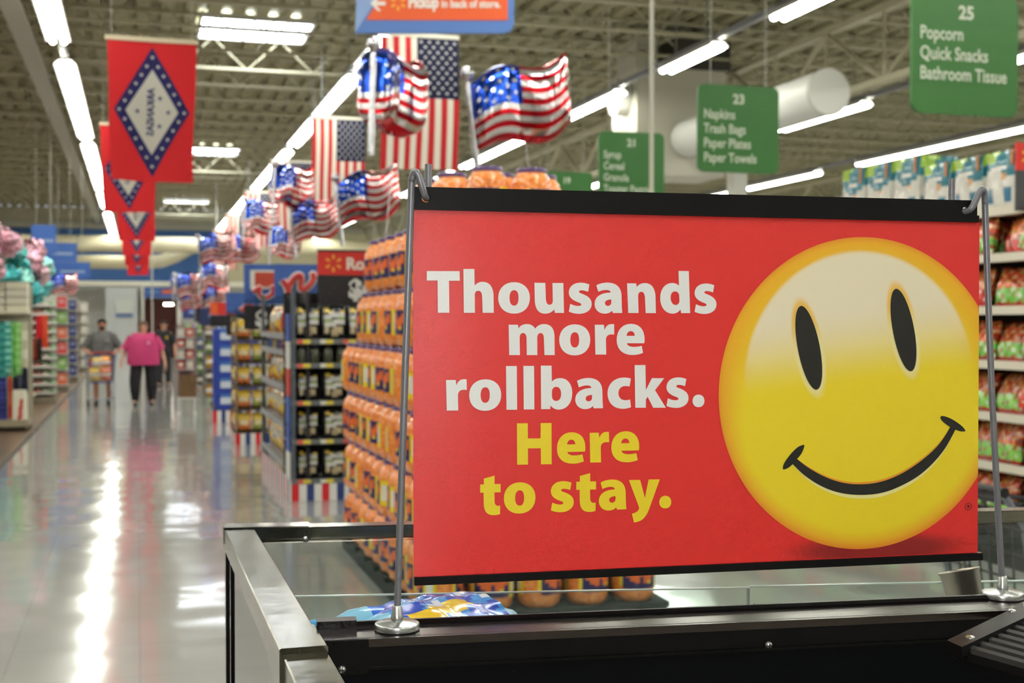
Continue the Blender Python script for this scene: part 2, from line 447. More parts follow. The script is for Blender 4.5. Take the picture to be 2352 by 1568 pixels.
# ------------------------------------------------------------------ cloth flags
RED, WHT, NAVY = (178, 34, 44), (226, 220, 206), (28, 31, 62)
def wave(seed, w, h, amp, tap=0.0):
    def f(x, z, off=0.0):
        k = -z / h
        return (x * (1 - tap * k) + tap * .06 * k + .02 * k * math.sin(seed + 4 * k), off + amp * (.25 + k) * math.sin(seed + 9 * x / w + 1.2 * k), z + .01 * math.sin(seed * 2 + 5 * x))
    return f
def us_flag(loc, seed, lab, w=.93, h=1.56):
    t = thing('national_flag', lab, 'flag', loc, 0, 'national flags hanging over the displays')
    W = wave(seed, w, h, .035)
    def colr(u, v):
        z = -h * v
        if u > 6 / 13 and v < .46: return NAVY
        return (186, 40, 44) if int(u * 13) % 2 == 0 else (232, 226, 212)
    MB().grid(lambda u, v: W((u - .5) * w, -h * v), 26, 26, colr).build('cloth', CLOTH, t, True)
    mb = MB()
    for i in range(9):
        for j in range(11):
            if (i + j) % 2: continue
            x = (6 / 13 - .5) * w + (7 / 13) * w * (i + 1) / 10; z = -.46 * h * (j + 1) / 12
            for off in (-.006, .006):
                mb.add([W(a, b, off) for a, b in star(x, z, .027, seed)], [tuple(range(10))], (240, 238, 230))
    mb.build('stars', CLOTH, t)
    MB().box((0, 0, .02), (w + .02, .02, .05), (236, 232, 220)).build('hem', CLOTH, t)
    mb = MB()
    for sx in (-.45, .45): mb.cyl((sx * w, 0, .04), (sx * w, 0, ZC - loc[2]), .004, 4, (190, 188, 180))
    mb.build('cord', MATTE, t)
    return t
US = [((3.2, 14.64, 5.0), 'largest national flag, beside the flag balloons'), ((3.36, 22.0, 5.17), 'second largest national flag, left of the balloons'),
      ((3.38, 29.3, 5.3), 'third national flag along the row'), ((3.4, 37.0, 5.35), 'fourth national flag along the row'),
      ((3.4, 45.0, 5.35), 'fifth national flag along the row'), ((3.4, 53.0, 5.35), 'furthest small national flag in the row')]
for i, (l, lab) in enumerate(US): us_flag(l, 1.3 * i + .4, lab)

def state_flag(loc, seed, lab, w=.93, h=1.5):
    t = thing('state_flag', lab, 'flag', loc, 0, 'red state flags hanging over the aisle')
    W = wave(seed, w, h, .03, .09)
    MB().grid(lambda u, v: W((u - .5) * w, -h * v), 22, 26, (196, 34, 40)).build('cloth', CLOTH, t, True)
    cz = -.50 * h; A_, B_ = .44 * w, .465 * h
    def dia(mb, a, b, off, col, n=10):
        for i in range(n):
            for j in range(n):
                q = []
                for du, dv in ((0, 0), (1, 0), (1, 1), (0, 1)):
                    u = (i + du) / n * 2 - 1; v = (j + dv) / n * 2 - 1
                    q.append(W(a * (u + v) / 2, cz + b * (v - u) / 2, off))
                mb.add(q, [(0, 1, 2, 3)], col)
    m1, m2, m3, m4 = MB(), MB(), MB(), MB()
    tv, tf = text2d('ARKANSAS', .112, .003, 'CENTER')
    for s_ in (-1, 1):
        dia(m1, A_, B_, .004 * s_, (46, 44, 104)); dia(m2, A_ * .7, B_ * .66, .008 * s_, (226, 222, 208))
        for q in range(24):
            e = (q / 6) % 1; c4 = [(0, 1), (1, 0), (0, -1), (-1, 0)]; a = c4[q // 6]; b = c4[(q // 6 + 1) % 4]
            x = (a[0] * (1 - e) + b[0] * e) * A_ * .86; z = cz + (a[1] * (1 - e) + b[1] * e) * B_ * .84
            m3.add([W(p_[0], p_[1], .012 * s_) for p_ in star(x, z, .026)], [tuple(range(10))], (236, 234, 226))
        for (x, z) in ((-.17 * w, 0), (.19 * w, 0), (.09 * w, .1 * h), (.09 * w, -.1 * h)):
            m4.add([W(p_[0], p_[1], .012 * s_) for p_ in star(x, cz + z, .032)], [tuple(range(10))], (46, 44, 104))
        # the lettering runs down the cloth and reads from behind
        m4.add([W(-.015 - (y_ - .036), cz - x_ * .92, .012 * s_) for x_, y_ in tv], tf, (46, 44, 104))
    m1.build('blue_diamond', CLOTH, t); m2.build('white_diamond', CLOTH, t); m3.build('stars', CLOTH, t); m4.build('lettering', CLOTH, t)
    MB().box((0, 0, .02), (w + .04, .02, .05), (232, 222, 196)).build('hem', CLOTH, t)
    mb = MB()
    for sx in (-.45, .45): mb.cyl((sx * w, 0, .04), (sx * w, 0, ZC - loc[2]), .004, 4, (190, 188, 180))
    mb.build('cord', MATTE, t)
ST = [((.155, 14.18, 4.66), 'nearest red state flag with a white diamond over the aisle'), ((-.155, 23.0, 5.05), 'second red state flag, partly behind the nearest one'),
      ((-.05, 31.9, 5.1), 'third red state flag over the aisle'), ((-.06, 40.7, 5.2), 'fourth red state flag over the aisle'),
      ((-.05, 48.5, 5.2), 'fifth red state flag over the aisle'), ((.0, 55.5, 5.1), 'furthest red state flag over the aisle')]
for i, (l, lab) in enumerate(ST): state_flag(l, .9 * i + 2.0, lab)

# ------------------------------------------------------------------ flag-shaped foil balloons
def flag_balloon():
    t = thing('flag_balloon', 'x', 'balloon', (0, 0, 0), 0, 'stars and stripes foil balloons')
    w, h, th = .74, .5, .15
    def zof(u, v):
        return (v - .5) * h * (1 + .16 * math.sin(3.0 * u)) + .06 * math.sin(6.6 * u - .4) + .16 * u * u
    def side(s_):
        def f(u, v):
            e = max(0.0, 1 - (2 * u - 1) ** 6) ** .5 * max(0.0, 1 - (2 * v - 1) ** 4) ** .5
            crease = 1 - .28 * math.exp(-((u - .46) / .06) ** 2)
            return ((u - .5) * w, s_ * th * e * crease + .05 * math.sin(5 * u), zof(u, v))
        return f
    def colr(u, v):
        if u < .48 and v > .46: return (26, 66, 172)
        return (196, 26, 38) if int(v * 13) % 2 == 0 else (228, 226, 226)
    MB().grid(side(-1), 24, 26, colr).grid(side(1), 24, 26, colr).build('skin', FOIL, t, True)
    mb = MB()
    for s_ in (-1, 1):
        f = side(s_)
        for i in range(6):
            for j in range(6):
                if (i + j) % 2: continue
                u, v = .05 + .40 * i / 5.2, .52 + .42 * j / 5.4
                mb.add([(f(a, b)[0], f(a, b)[1] + s_ * .008, f(a, b)[2]) for a, b in [(u + q[0] / w, v + q[1] / h) for q in star(0, 0, .022)]], [tuple(range(10))], (236, 236, 240))
    mb.build('stars', FOIL, t)
    MB().lathe([(0, -.5), (.022, -.49), (.026, -.3), (.022, -.1), (.026, .1), (.022, .22), (.016, .24), (.045, .28), (.05, .31), (.036, .35), (0, .36)], 12, (200, 200, 204), (-w / 2 - .015, .0, 0)).build('silver_pole', FOIL, t, True)
    MB().tube([(0, 0, -.24), (.01, 0, -.6), (-.01, .02, -1.0)], .003, 4, (220, 220, 220)).build('ribbon', MATTE, t)
    return t
FB = flag_balloon()
BL = [((2.78, 9.13, 3.24), -8, 1.0, 'big flag balloon with all its stripes in view, above the cheese ball jars'),
      ((1.84, 9.4, 3.32), 58, 1.02, 'big flag balloon seen end on with a silver pole, in front of the largest flag'),
      ((2.38, 13.4, 2.95), -25, .92, 'flag balloon tilted just left of the jar stack top'),
      ((1.98, 17.2, 3.42), 46, .95, 'upright flag balloon with silver pole below the second flag'),
      ((2.32, 17.1, 2.98), -22, .9, 'flag balloon just below the second largest flag'),
      ((1.95, 21.5, 3.35), 44, .95, 'flag balloon seen end on between the second and third flags'),
      ((2.3, 21.0, 2.9), 42, .85, 'small flag balloon seen end on over the blue sign boards'),
      ((1.4, 23.5, 2.95), -12, .9, 'flag balloon low over the blue box tower, leftmost of the near pair'),
      ((1.85, 23.8, 2.95), -10, .9, 'flag balloon low over the blue box tower, beside its twin'),
      ((1.55, 28.0, 2.6), 35, .9, 'flag balloon in the far bunch, highest of it'),
      ((1.2, 30.0, 2.45), -15, .95, 'flag balloon in the far bunch, widest of it'),
      ((1.0, 32.0, 2.5), 60, .9, 'flag balloon in the far bunch, seen end on'),
      ((1.75, 30.5, 2.2), 20, .9, 'flag balloon in the far bunch, lowest of it'),
      ((1.35, 34.0, 2.2), -30, .95, 'flag balloon at the back of the far bunch'),
      ((-1.75, 33.0, 2.5), 25, .9, 'flag balloon across the aisle over the clothing racks')]
for l, a, s_, lab in BL: place(FB, l, math.radians(a), lab, scale=s_, ry=math.radians(-6 if a < 30 else 4))

# ------------------------------------------------------------------ green aisle signs
GREEN = (48, 110, 42)
def aisle_sign(num, lines, loc, w=.88, h=.86):
    t = thing('aisle_sign', ('green hanging aisle sign listing ' + ', '.join(lines)) if lines else 'furthest green aisle sign, lowest in view behind the jar lids', 'sign', loc, 0, 'green aisle signs')
    MB().prism(rrect(-w / 2, -h, w / 2, 0, .075), -.015, .015, GREEN).build('panel', SATIN, t)
    lt = (214, 222, 202)
    v, f = text2d(num, .13, .004, 'CENTER'); MB().flat(v, f, lambda x, y: (x, -.018, y - .18), lt).build('lettering', SATIN, t)
    for i, s_ in enumerate(lines):
        v, f = text2d(s_, .13, .0022); MB().flat(v, f, lambda x, y: (x * .80 - w / 2 + .06, -.018, y - .335 - .142 * i), lt).build('lettering', SATIN, t)
    for zz in (-.22, -.36, -.5, -.64): MB().box((0, -.0155, zz), (w - .02, .002, .004), (50, 112, 46)).build('slat_line', SATIN, t)
    for sx in (-.3, .3): MB().cyl((sx, 0, 0), (sx, 0, ZC - loc[2]), .006, 5, (170, 170, 160)).build('hanger', MATTE, t)
aisle_sign('25', ['Popcorn', 'Quick Snacks', 'Bathroom Tissue'], (5.66, 7.75, 3.98))
aisle_sign('23', ['Napkins', 'Trash Bags', 'Paper Plates', 'Paper Towels'], (5.7, 11.38, 3.98))
aisle_sign('21', ['Syrup', 'Cereal', 'Granola', 'Toaster Pastries'], (5.96, 14.85, 4.03))
aisle_sign('19', [], (6.52, 19.0, 4.02))

# ------------------------------------------------------------------ hanging pickup sign
ORANGE, PBLUE = (232, 92, 34), (84, 122, 190)
def spark(mb, fn, cx, cz, r, col):
    for k in range(6):
        a = PI / 2 + k * PI / 3
        pts = [(r * .38, 0), (r * .55, r * .13), (r * .92, r * .15), (r, 0), (r * .92, -r * .15), (r * .55, -r * .13)]
        mb.add([fn(cx + x * math.cos(a) - y * math.sin(a), cz + x * math.sin(a) + y * math.cos(a)) for x, y in pts], [tuple(range(6))], col)
t = thing('pickup_sign', 'blue hanging sign with an orange band reading Pickup in back of store', 'sign', (1.64, 9.98, 3.93), math.radians(-16.0))
pl = [(.02, .0), (.2, .32), (.2, .9), (1.27, .9), (1.27, .06)] ; pl = [(.02, 0.0), (1.19, 0.0), (1.235, .012), (1.265, .04), (1.275, .09), (1.275, .9), (.6, .9)]
MB().prism(pl, -.02, .02, PBLUE).build('front_panel', SATIN, t)
MB().add([(.0, .0, .0), (.02, -.02, .0), (.6, -.02, .9), (.0, .35, .9), (0, .3, .05)], [(0, 1, 2, 3, 4)], (150, 176, 222)).build('side_panel', SATIN, t)
MB().add([(.105, -.024, .1), (1.225, -.024, .1), (1.225, -.024, .38), (.27, -.024, .38)], [(0, 1, 2, 3)], ORANGE).build('orange_band', SATIN, t)
mb = MB(); F_ = lambda x, z: (x, -.028, z)
spark(mb, F_, .36, .235, .062, (246, 180, 60)); mb.build('spark_mark', SATIN, t)
v, f = text2d('Pickup', .125, .006); MB().flat(v, f, lambda x, y: (x * .72 + .44, -.028, y + .2), (246, 236, 224)).build('lettering', SATIN, t)
v, f = text2d('in back of store.', .085, .003); MB().flat(v, f, lambda x, y: (x * .84 + .70, -.028, y * 1 + .2), (246, 236, 224)).build('lettering', SATIN, t)
MB().prism([(.14, .23), (.2, .29), (.225, .29), (.185, .245), (.26, .245), (.26, .215), (.185, .215), (.225, .17), (.2, .17)], -.028, -.026, (246, 236, 224)).build('arrow', SATIN, t)
for sx in (.7, 1.1): MB().cyl((sx, 0, .9), (sx, 0, ZC - 3.93), .006, 5, (170, 170, 160)).build('hanger', MATTE, t)

# ------------------------------------------------------------------ the red hanging sign in front (local x along it, z up, -y towards the viewer)
SA, SU, SW, SZ = (0.2655, 1.2455), (0.99741, -0.07186), 0.6331, 1.3845
SROT = math.atan2(SU[1], SU[0])
SHEET = base_mat('sign_vinyl')[0]
def vinyl(m, colr):
    nt = m.node_tree; p = nt.nodes['Principled BSDF']; N = nt.nodes.new; L = nt.links.new
    p.inputs['Base Color'].default_value = lin(colr)
    p.inputs['Roughness'].default_value = 0.36
    p.inputs['Specular IOR Level'].default_value = 0.62
    tc = N('ShaderNodeTexCoord'); n = N('ShaderNodeTexNoise'); n.inputs['Scale'].default_value = 1600; n.inputs['Detail'].default_value = 1
    L(tc.outputs['Object'], n.inputs['Vector'])
    b = N('ShaderNodeBump'); b.inputs['Strength'].default_value = 0.45; b.inputs['Distance'].default_value = 0.0004
    L(n.outputs['Fac'], b.inputs['Height']); L(b.outputs['Normal'], p.inputs['Normal'])
    return m
vinyl(SHEET, (222, 38, 34))
INKW = vinyl(base_mat('sign_ink_white')[0], (238, 238, 236))
INKY = vinyl(base_mat('sign_ink_yellow')[0], (240, 214, 30))
INKK = vinyl(base_mat('sign_ink_black')[0], (24, 22, 16))
BLACKP = solid('black_plastic', (14, 13, 13), 0.42, spec=0.2, noise=0.1, nscale=60)

def smiley_mat():
    """print of the yellow face: radial yellow to orange, cream upper gloss, soft rims round the eyes"""
    m = vinyl(base_mat('sign_ink_face')[0], (230, 200, 40)); nt = m.node_tree; p = nt.nodes['Principled BSDF']; N = nt.nodes.new; L = nt.links.new
    tc = N('ShaderNodeTexCoord'); sp = N('ShaderNodeSeparateXYZ'); L(tc.outputs['Object'], sp.inputs[0])
    def math_(op, a, b=None, c=None):
        n = N('ShaderNodeMath'); n.operation = op
        for i, v in enumerate((a, b, c)):
            if v is None: continue
            if hasattr(v, 'links'): L(v, n.inputs[i])
            else: n.inputs[i].default_value = v
        return n.outputs[0]
    def ell(cx, cz, a, b, ang=0.0):
        x = math_('SUBTRACT', sp.outputs[0], cx); z = math_('SUBTRACT', sp.outputs[2], cz)
        ca, sa = math.cos(ang), math.sin(ang)
        xr = math_('ADD', math_('MULTIPLY', x, ca / a), math_('MULTIPLY', z, sa / a))
        zr = math_('ADD', math_('MULTIPLY', x, -sa / b), math_('MULTIPLY', z, ca / b))
        return math_('SQRT', math_('ADD', math_('MULTIPLY', xr, xr), math_('MULTIPLY', zr, zr))), zr
    def smooth(v, a, b):
        n = N('ShaderNodeMapRange'); n.interpolation_type = 'SMOOTHSTEP'; L(v, n.inputs[0])
        n.inputs[1].default_value = a; n.inputs[2].default_value = b; return n.outputs[0]
    def mix(f, a, b):
        n = N('ShaderNodeMix'); n.data_type = 'RGBA'; L(f, n.inputs[0])
        for i, v in ((6, a), (7, b)):
            if hasattr(v, 'links'): L(v, n.inputs[i])
            else: n.inputs[i].default_value = lin(v)
        return n.outputs[2]
    r, _ = ell(.493, .1872, .170, .170)
    YEL, ORG, CRM = (240, 214, 28), (232, 150, 26), (240, 228, 196)
    upper = smooth(sp.outputs[2], .10, .30)
    edge0 = math_('ADD', math_('MULTIPLY', upper, -.22), .86)
    e = N('ShaderNodeMapRange'); e.interpolation_type = 'SMOOTHSTEP'; L(r, e.inputs[0]); L(edge0, e.inputs[1]); e.inputs[2].default_value = 1.02
    ORG2 = mix(upper, ORG, (240, 176, 24))
    col = mix(e.outputs[0], YEL, ORG2)
    rim = smooth(r, .95, 1.01); col = mix(math_('MULTIPLY', rim, .7), col, (226, 128, 24))
    h, _ = ell(.4905, .2000, .1385, .1445)
    hm = math_('SUBTRACT', 1.0, smooth(h, .955, 1.0))
    tilt = math_('ADD', sp.outputs[2], math_('MULTIPLY', sp.outputs[0], -.12))
    hg = smooth(tilt, .138, .225); col = mix(math_('MULTIPLY', hm, hg), col, CRM)
    for cx, cz in ((.4285, .2370), (.5405, .2560)):
        d, zr = ell(cx, cz, .0150, .0468, math.radians(12))
        mk = math_('SUBTRACT', 1.0, smooth(d, 1.02, 1.26)); tp = smooth(zr, -.1, .75)
        col = mix(math_('MULTIPLY', mk, .85), col, mix(tp, (240, 228, 160), (240, 186, 40)))
    L(col, p.inputs['Base Color'])
    return m
FACE = smiley_mat()

sg = thing('rollback_sign', 'red hanging sign with a yellow smiling face and white and yellow words', 'sign', (SA[0], SA[1], SZ), SROT)
def curl(x, z):
    # the free left edge of the sheet bends back a little between the clamped ends
    return .0048 * max(0.0, (.075 - x) / .075) ** 2 * max(0.0, 1 - abs((z - .19) / .19) ** 4)
mb = MB()
for o_ in (0.0, .0007): mb.grid(lambda u, v: (.6330 * u ** 1.3, curl(.6330 * u ** 1.3, .004 + .376 * v) + o_, .004 + .376 * v), 48, 30, (255, 255, 255))
mb.build('sheet', SHEET, sg, True)
# print a hair's breadth proud of the vinyl
def path2poly(d):
    out = []; toks = []; cur = ''
    import re
    for c, nums in re.findall(r'([MLC])([-\d ]+)', d):
        v = [float(q) / 1e5 for q in nums.split()]; pts = list(zip(v[::2], v[1::2]))
        if c == 'M': out.append([pts[0]])
        elif c == 'L': out[-1] += pts
        else:
            p0 = out[-1][-1]
            for k in range(1, 9):
                s = k / 8; b = [(1 - s) ** 3, 3 * s * (1 - s) ** 2, 3 * s * s * (1 - s), s ** 3]; q = [p0] + pts
                out[-1].append((sum(b[i] * q[i][0] for i in range(4)), sum(b[i] * q[i][1] for i in range(4))))
    return out
GLYPHS = {
    'T': 'M1 4200L3324 4216L3337 3244L2236 3237L2275 4L1116 2L1085 3256L0 3255',
    'h': 'M0 4442L1133 4439L1153 2762C1374 3000 1649 3151 1960 3153C2699 3158 3114 2639 3114 1621L3134 5L1979 3L1938 1548C1925 1988 1821 2238 1545 2237C1291 2235 1167 2086 1166 1748L1186 2L52 0',
    'n': 'M0 3092L996 3098L1055 2716C1251 2996 1579 3137 1944 3139C2676 3144 3094 2623 3126 1646L3165 -3L2045 -4L1962 1571C1939 1989 1822 2226 1566 2224C1325 2223 1202 2042 1217 1708L1264 9L135 7',
    'o': 'M0 1522C0 2473 660 3129 1656 3136C2670 3143 3322 2478 3322 1536C3322 579 2670 -78 1656 -79C660 -81 0 571 0 1522M1182 1527C1182 2017 1343 2317 1663 2319C1985 2321 2124 2021 2124 1531C2124 1040 1985 739 1663 739C1343 738 1182 1037 1182 1527',
    'u': 'M0 3090L1148 3084L1198 1536C1212 1091 1325 838 1586 839C1820 839 1954 991 1940 1334L1903 3075L3058 3083L3131 5L2153 3L2082 360C1855 65 1502 -80 1114 -81C409 -82 57 438 29 1327',
    's': 'M2207 2943C1922 3068 1548 3136 1249 3134C504 3130 -1 2705 0 2114C1 1636 359 1356 844 1160C1180 1035 1330 993 1330 866C1330 760 1181 725 994 724C696 723 398 835 152 947L5 145C325 -9 735 -86 1108 -86C1893 -85 2454 318 2452 925C2451 1398 2150 1680 1626 1910C1252 2050 1088 2091 1088 2197C1087 2295 1214 2338 1363 2339C1610 2340 1835 2264 2059 2194',
    'a': 'M185 2861C486 3056 954 3156 1386 3159C2361 3165 2912 2656 2920 1753L2943 712L2995 4L1975 3L1888 252C1700 30 1426 -68 1080 -68C418 -69 1 394 0 940C-1 1706 703 2117 1726 2122C1726 2289 1567 2392 1243 2390C919 2388 631 2297 386 2192M1799 1402C1352 1401 1122 1261 1122 1026C1122 846 1266 736 1439 736C1641 737 1807 882 1807 1097',
    'd': 'M2021 4431L3169 4427L3327 2L2326 0L2252 386C2045 98 1735 -56 1366 -57C555 -58 2 641 0 1577C-2 2528 563 3160 1322 3165C1654 3167 1913 3043 2083 2875M2100 1908C2040 2153 1863 2278 1641 2277C1324 2276 1155 2009 1155 1638C1156 1169 1401 854 1718 855C1955 856 2132 1031 2131 1347',
    'm': 'M0 3100L977 3099L1019 2717C1187 3010 1537 3167 1901 3167C2308 3167 2589 3010 2779 2702C3011 3009 3328 3167 3716 3166C4422 3166 4833 2733 4833 1807L4848 -27L3753 -21L3702 1707C3688 2049 3589 2242 3364 2242C3138 2242 2998 2051 2998 1743L3012 -17L1902 -11L1874 1712C1859 2054 1733 2245 1502 2246C1292 2246 1152 2089 1152 1782L1180 -7L56 0',
    'r': 'M0 3091L993 3091L1051 2537C1195 2973 1483 3160 1808 3160C1952 3160 2024 3153 2097 3146L2113 2070C1484 2162 1210 1968 1211 1483L1241 -7L75 0',
    'e': 'M2997 1151L1110 1159C1139 950 1430 781 1831 780C2158 778 2450 805 2727 887L2889 147C2524 3 2123 -72 1723 -69C633 -63 1 538 0 1524C-1 2516 628 3189 1536 3189C2483 3189 3046 2581 3048 1570C3048 1395 3026 1256 2997 1151M1080 1938L1960 1935C1959 2235 1792 2423 1537 2424C1268 2424 1101 2202 1080 1938',
    'l': 'M0 4466L1131 4457L1166 -17L48 -1',
    'b': 'M0 4479L1144 4470L1166 2808C1393 3067 1698 3181 2074 3177C2834 3170 3348 2544 3348 1613C3349 544 2694 -88 1912 -77C1558 -71 1239 92 1033 370L991 -8L37 6M1181 1742C1181 2086 1365 2283 1627 2280C1982 2276 2160 1972 2160 1559C2160 1111 1983 824 1628 829C1366 833 1181 1021 1181 1330',
    'c': 'M2542 3053C2273 3139 2019 3169 1764 3172C677 3182 -1 2467 0 1551C1 558 645 -76 1660 -91C1987 -96 2314 -31 2554 70L2458 873C2277 812 2131 800 1949 803C1477 809 1187 1098 1186 1550C1186 2002 1490 2284 1925 2279C2093 2277 2238 2262 2391 2225',
    'k': 'M0 4463L1183 4454L1239 1834L1903 3078L3262 3065L2243 1808L3453 -51L2041 -30L1430 1119L1240 842L1242 -18L80 -1',
    '.': 'M0 627C-1 1022 266 1294 661 1289C1057 1284 1327 1005 1328 609C1329 214 1060 -51 665 -45C270 -39 1 233 0 627',
    'H': 'M0 4214L1143 4194L1157 2645L2495 2619L2494 4198L3653 4178L3677 -68L2531 -54L2509 1602L1164 1617L1165 -42L21 -35',
    't': 'M386 3622L1497 3884L1498 3031L2131 3021L2132 2174L1484 2178L1500 1248C1500 936 1665 792 1881 785C1975 783 2025 795 2090 814L2076 -54C1846 -137 1594 -157 1379 -150C697 -128 374 278 374 1074L358 2183L1 2193L0 3023L386 3026',
    'y': 'M0 3055L1236 3031L1756 1131L2163 3053L3398 3038L2179 -172C1809 -1048 1321 -1359 571 -1417L326 -486C783 -407 1124 -185 1124 95C1123 170 1104 236 1075 283',
}
INST = [('T', 0.01352, 0.27427, 0), ('h', 0.05054, 0.27427, 0), ('o', 0.08661, 0.27427, 0), ('u', 0.12462, 0.27427, 0), ('s', 0.16103, 0.27427, 0), ('a', 0.18868, 0.27427, 0), ('n', 0.22378, 0.27427, 0), ('d', 0.2601, 0.27427, 0), ('s', 0.2983, 0.27427, 0), ('m', 0.09755, 0.23117, 0), ('o', 0.15085, 0.23117, 0), ('r', 0.18886, 0.23117, 0), ('e', 0.21261, 0.23117, 0), ('r', 0.03285, 0.17533, 0), ('o', 0.05641, 0.17533, 0), ('l', 0.09473, 0.17533, 0), ('l', 0.1129, 0.17533, 0), ('b', 0.13133, 0.17533, 0), ('a', 0.168, 0.17533, 0), ('c', 0.20276, 0.17533, 0), ('k', 0.2322, 0.17533, 0), ('s', 0.26727, 0.17533, 0), ('.', 0.29631, 0.17533, 0), ('H', 0.10618, 0.11906, 1), ('e', 0.14846, 0.11906, 1), ('r', 0.18344, 0.11906, 1), ('e', 0.2069, 0.11906, 1), ('t', 0.0678, 0.06924, 1), ('o', 0.09249, 0.06924, 1), ('s', 0.142, 0.06924, 1), ('t', 0.16916, 0.06924, 1), ('a', 0.19346, 0.06924, 1), ('y', 0.22613, 0.06924, 1), ('.', 0.25953, 0.06924, 1)]
GP = {k: fill2d(path2poly(d)) for k, d in GLYPHS.items()}
for ch, x0, z0, yel in INST:
    v, f = GP[ch]
    MB().flat(v, f, lambda x, y: (x + x0, curl(x + x0, y + z0) - (.0009 if x0 < .06 else .0004), y + z0), (255, 255, 255)).build('letter', INKY if yel else INKW, sg)
# printed shadow under the face
shm, shn, shp = base_mat('sign_ink_shadow')
vinyl(shm, (150, 24, 22))
_N = shn.nodes.new; _t = _N('ShaderNodeTexCoord'); _s = _N('ShaderNodeMapping'); _s.inputs['Location'].default_value = (-.512, 0, -.0165); _s.vector_type = 'POINT'
_g = _N('ShaderNodeMapping'); _g.inputs['Scale'].default_value = (1 / .128, 0, 1 / .021)
_l = _N('ShaderNodeVectorMath'); _l.operation = 'LENGTH'; _r = _N('ShaderNodeMapRange'); _r.interpolation_type = 'SMOOTHSTEP'
_r.inputs[1].default_value = 1.0; _r.inputs[2].default_value = .45
_m = _N('ShaderNodeMix'); _m.data_type = 'RGBA'; _m.inputs[6].default_value = lin((222, 38, 34)); _m.inputs[7].default_value = lin((146, 22, 22))
shn.links.new(_t.outputs['Object'], _s.inputs[0]); shn.links.new(_s.outputs[0], _g.inputs[0]); shn.links.new(_g.outputs[0], _l.inputs[0])
shn.links.new(_l.outputs['Value'], _r.inputs[0]); shn.links.new(_r.outputs[0], _m.inputs[0]); shn.links.new(_m.outputs[2], shp.inputs['Base Color'])
pts = [(.512 + .128 * math.cos(a * PI / 32), max(.0085, .0165 + .021 * math.sin(a * PI / 32))) for a in range(64)]
pts = [(min(.6325, x), z) for x, z in pts]
MB().add([(x, -.0002, z) for x, z in pts], [tuple(range(64))], (255, 255, 255)).build('printed_shadow', shm, sg)
# the face disc, cut off by the edge of the sheet
cx, cz, R_ = .493, .1872, .170
pts = []
a = 0
for k in range(181):
    t_ = 2 * PI * k / 180; x, z = cx + R_ * .985 * math.cos(t_), cz + R_ * math.sin(t_)
    pts.append((min(x, .6328), z))
MB().add([(x, -.0004, z) for x, z in pts[:-1]], [tuple(range(180))], (255, 255, 255)).build('smiling_face', FACE, sg)
for ex, ez in ((.4285, .2370), (.5405, .2560)):
    an = math.radians(12)
    q = [(.0128 * math.cos(2 * PI * k / 48), .0462 * math.sin(2 * PI * k / 48)) for k in range(48)]
    MB().add([(ex + x * math.cos(an) - z * math.sin(an), -.0008, ez + x * math.sin(an) + z * math.cos(an)) for x, z in q], [tuple(range(48))], (255, 255, 255)).build('eye', INKK, sg)
MIN_ = [(0.41516, 0.11749), (0.42941, 0.10715), (0.45026, 0.09634), (0.47124, 0.08997), (0.49233, 0.08809), (0.51354, 0.09011), (0.53629, 0.09732), (0.55917, 0.10982), (0.57786, 0.12381), (0.58938, 0.13604), (0.59803, 0.14903)]
MOUT = [(0.4101, 0.11211), (0.42392, 0.0996), (0.44335, 0.08752), (0.46568, 0.07953), (0.48956, 0.07651), (0.5136, 0.07775), (0.53636, 0.08427), (0.55925, 0.09541), (0.57794, 0.11002), (0.59235, 0.12612), (0.60432, 0.14563)]
CAPL = [(0.42241, 0.13257), (0.42352, 0.13101), (0.42037, 0.12339), (0.4142, 0.11649), (0.40736, 0.10962), (0.4012, 0.10671), (0.39873, 0.10754), (0.40049, 0.11362), (0.40731, 0.12241), (0.41553, 0.1299)]
CAPR = [(0.58576, 0.15975), (0.58923, 0.16101), (0.59943, 0.15756), (0.61042, 0.15079), (0.61601, 0.14541), (0.61529, 0.14345), (0.60827, 0.14424), (0.5973, 0.14904), (0.58854, 0.15511)]
def crom(P, closed=False, n=6):
    out = []; m = len(P)
    for i in range(m if closed else m - 1):
        g = lambda k: P[k % m] if closed else P[max(0, min(m - 1, k))]
        p0, p1, p2, p3 = g(i - 1), g(i), g(i + 1), g(i + 2)
        for k in range(n):
            s = k / n
            out.append(tuple(.5 * (2 * p1[d] + (p2[d] - p0[d]) * s + (2 * p0[d] - 5 * p1[d] + 4 * p2[d] - p3[d]) * s * s + (3 * p1[d] - p0[d] - 3 * p2[d] + p3[d]) * s ** 3) for d in (0, 1)))
    if not closed: out.append(P[-1])
    return out
ci, co = crom(MIN_), crom(MOUT)
def band(a, b, y, name, mat, par=sg):
    n = len(a); return MB().add([(x, y, z) for x, z in a] + [(x, y, z) for x, z in b], [(i, i + 1, n + i + 1, n + i) for i in range(n - 1)], (255, 255, 255)).build(name, mat, par)
band(ci, co, -.0009, 'mouth', INKK)
for C_ in (CAPL, CAPR):
    q = crom(C_, True); MB().add([(x, -.00095, z) for x, z in q], [tuple(range(len(q)))], (255, 255, 255)).build('mouth_corner', INKK, sg)
sh_ = lambda P, k: [(x, z + k * math.sin(PI * i / (len(P) - 1)) ** .7) for i, (x, z) in enumerate(P)]
INKC = vinyl(base_mat('sign_ink_cream')[0], (240, 230, 150)); INKO = vinyl(base_mat('sign_ink_orange')[0], (232, 150, 34))
band(co, sh_(co, -.0042), -.0006, 'mouth_rim', INKC); band(ci, sh_(ci, .0024), -.0006, 'mouth_rim', INKO)
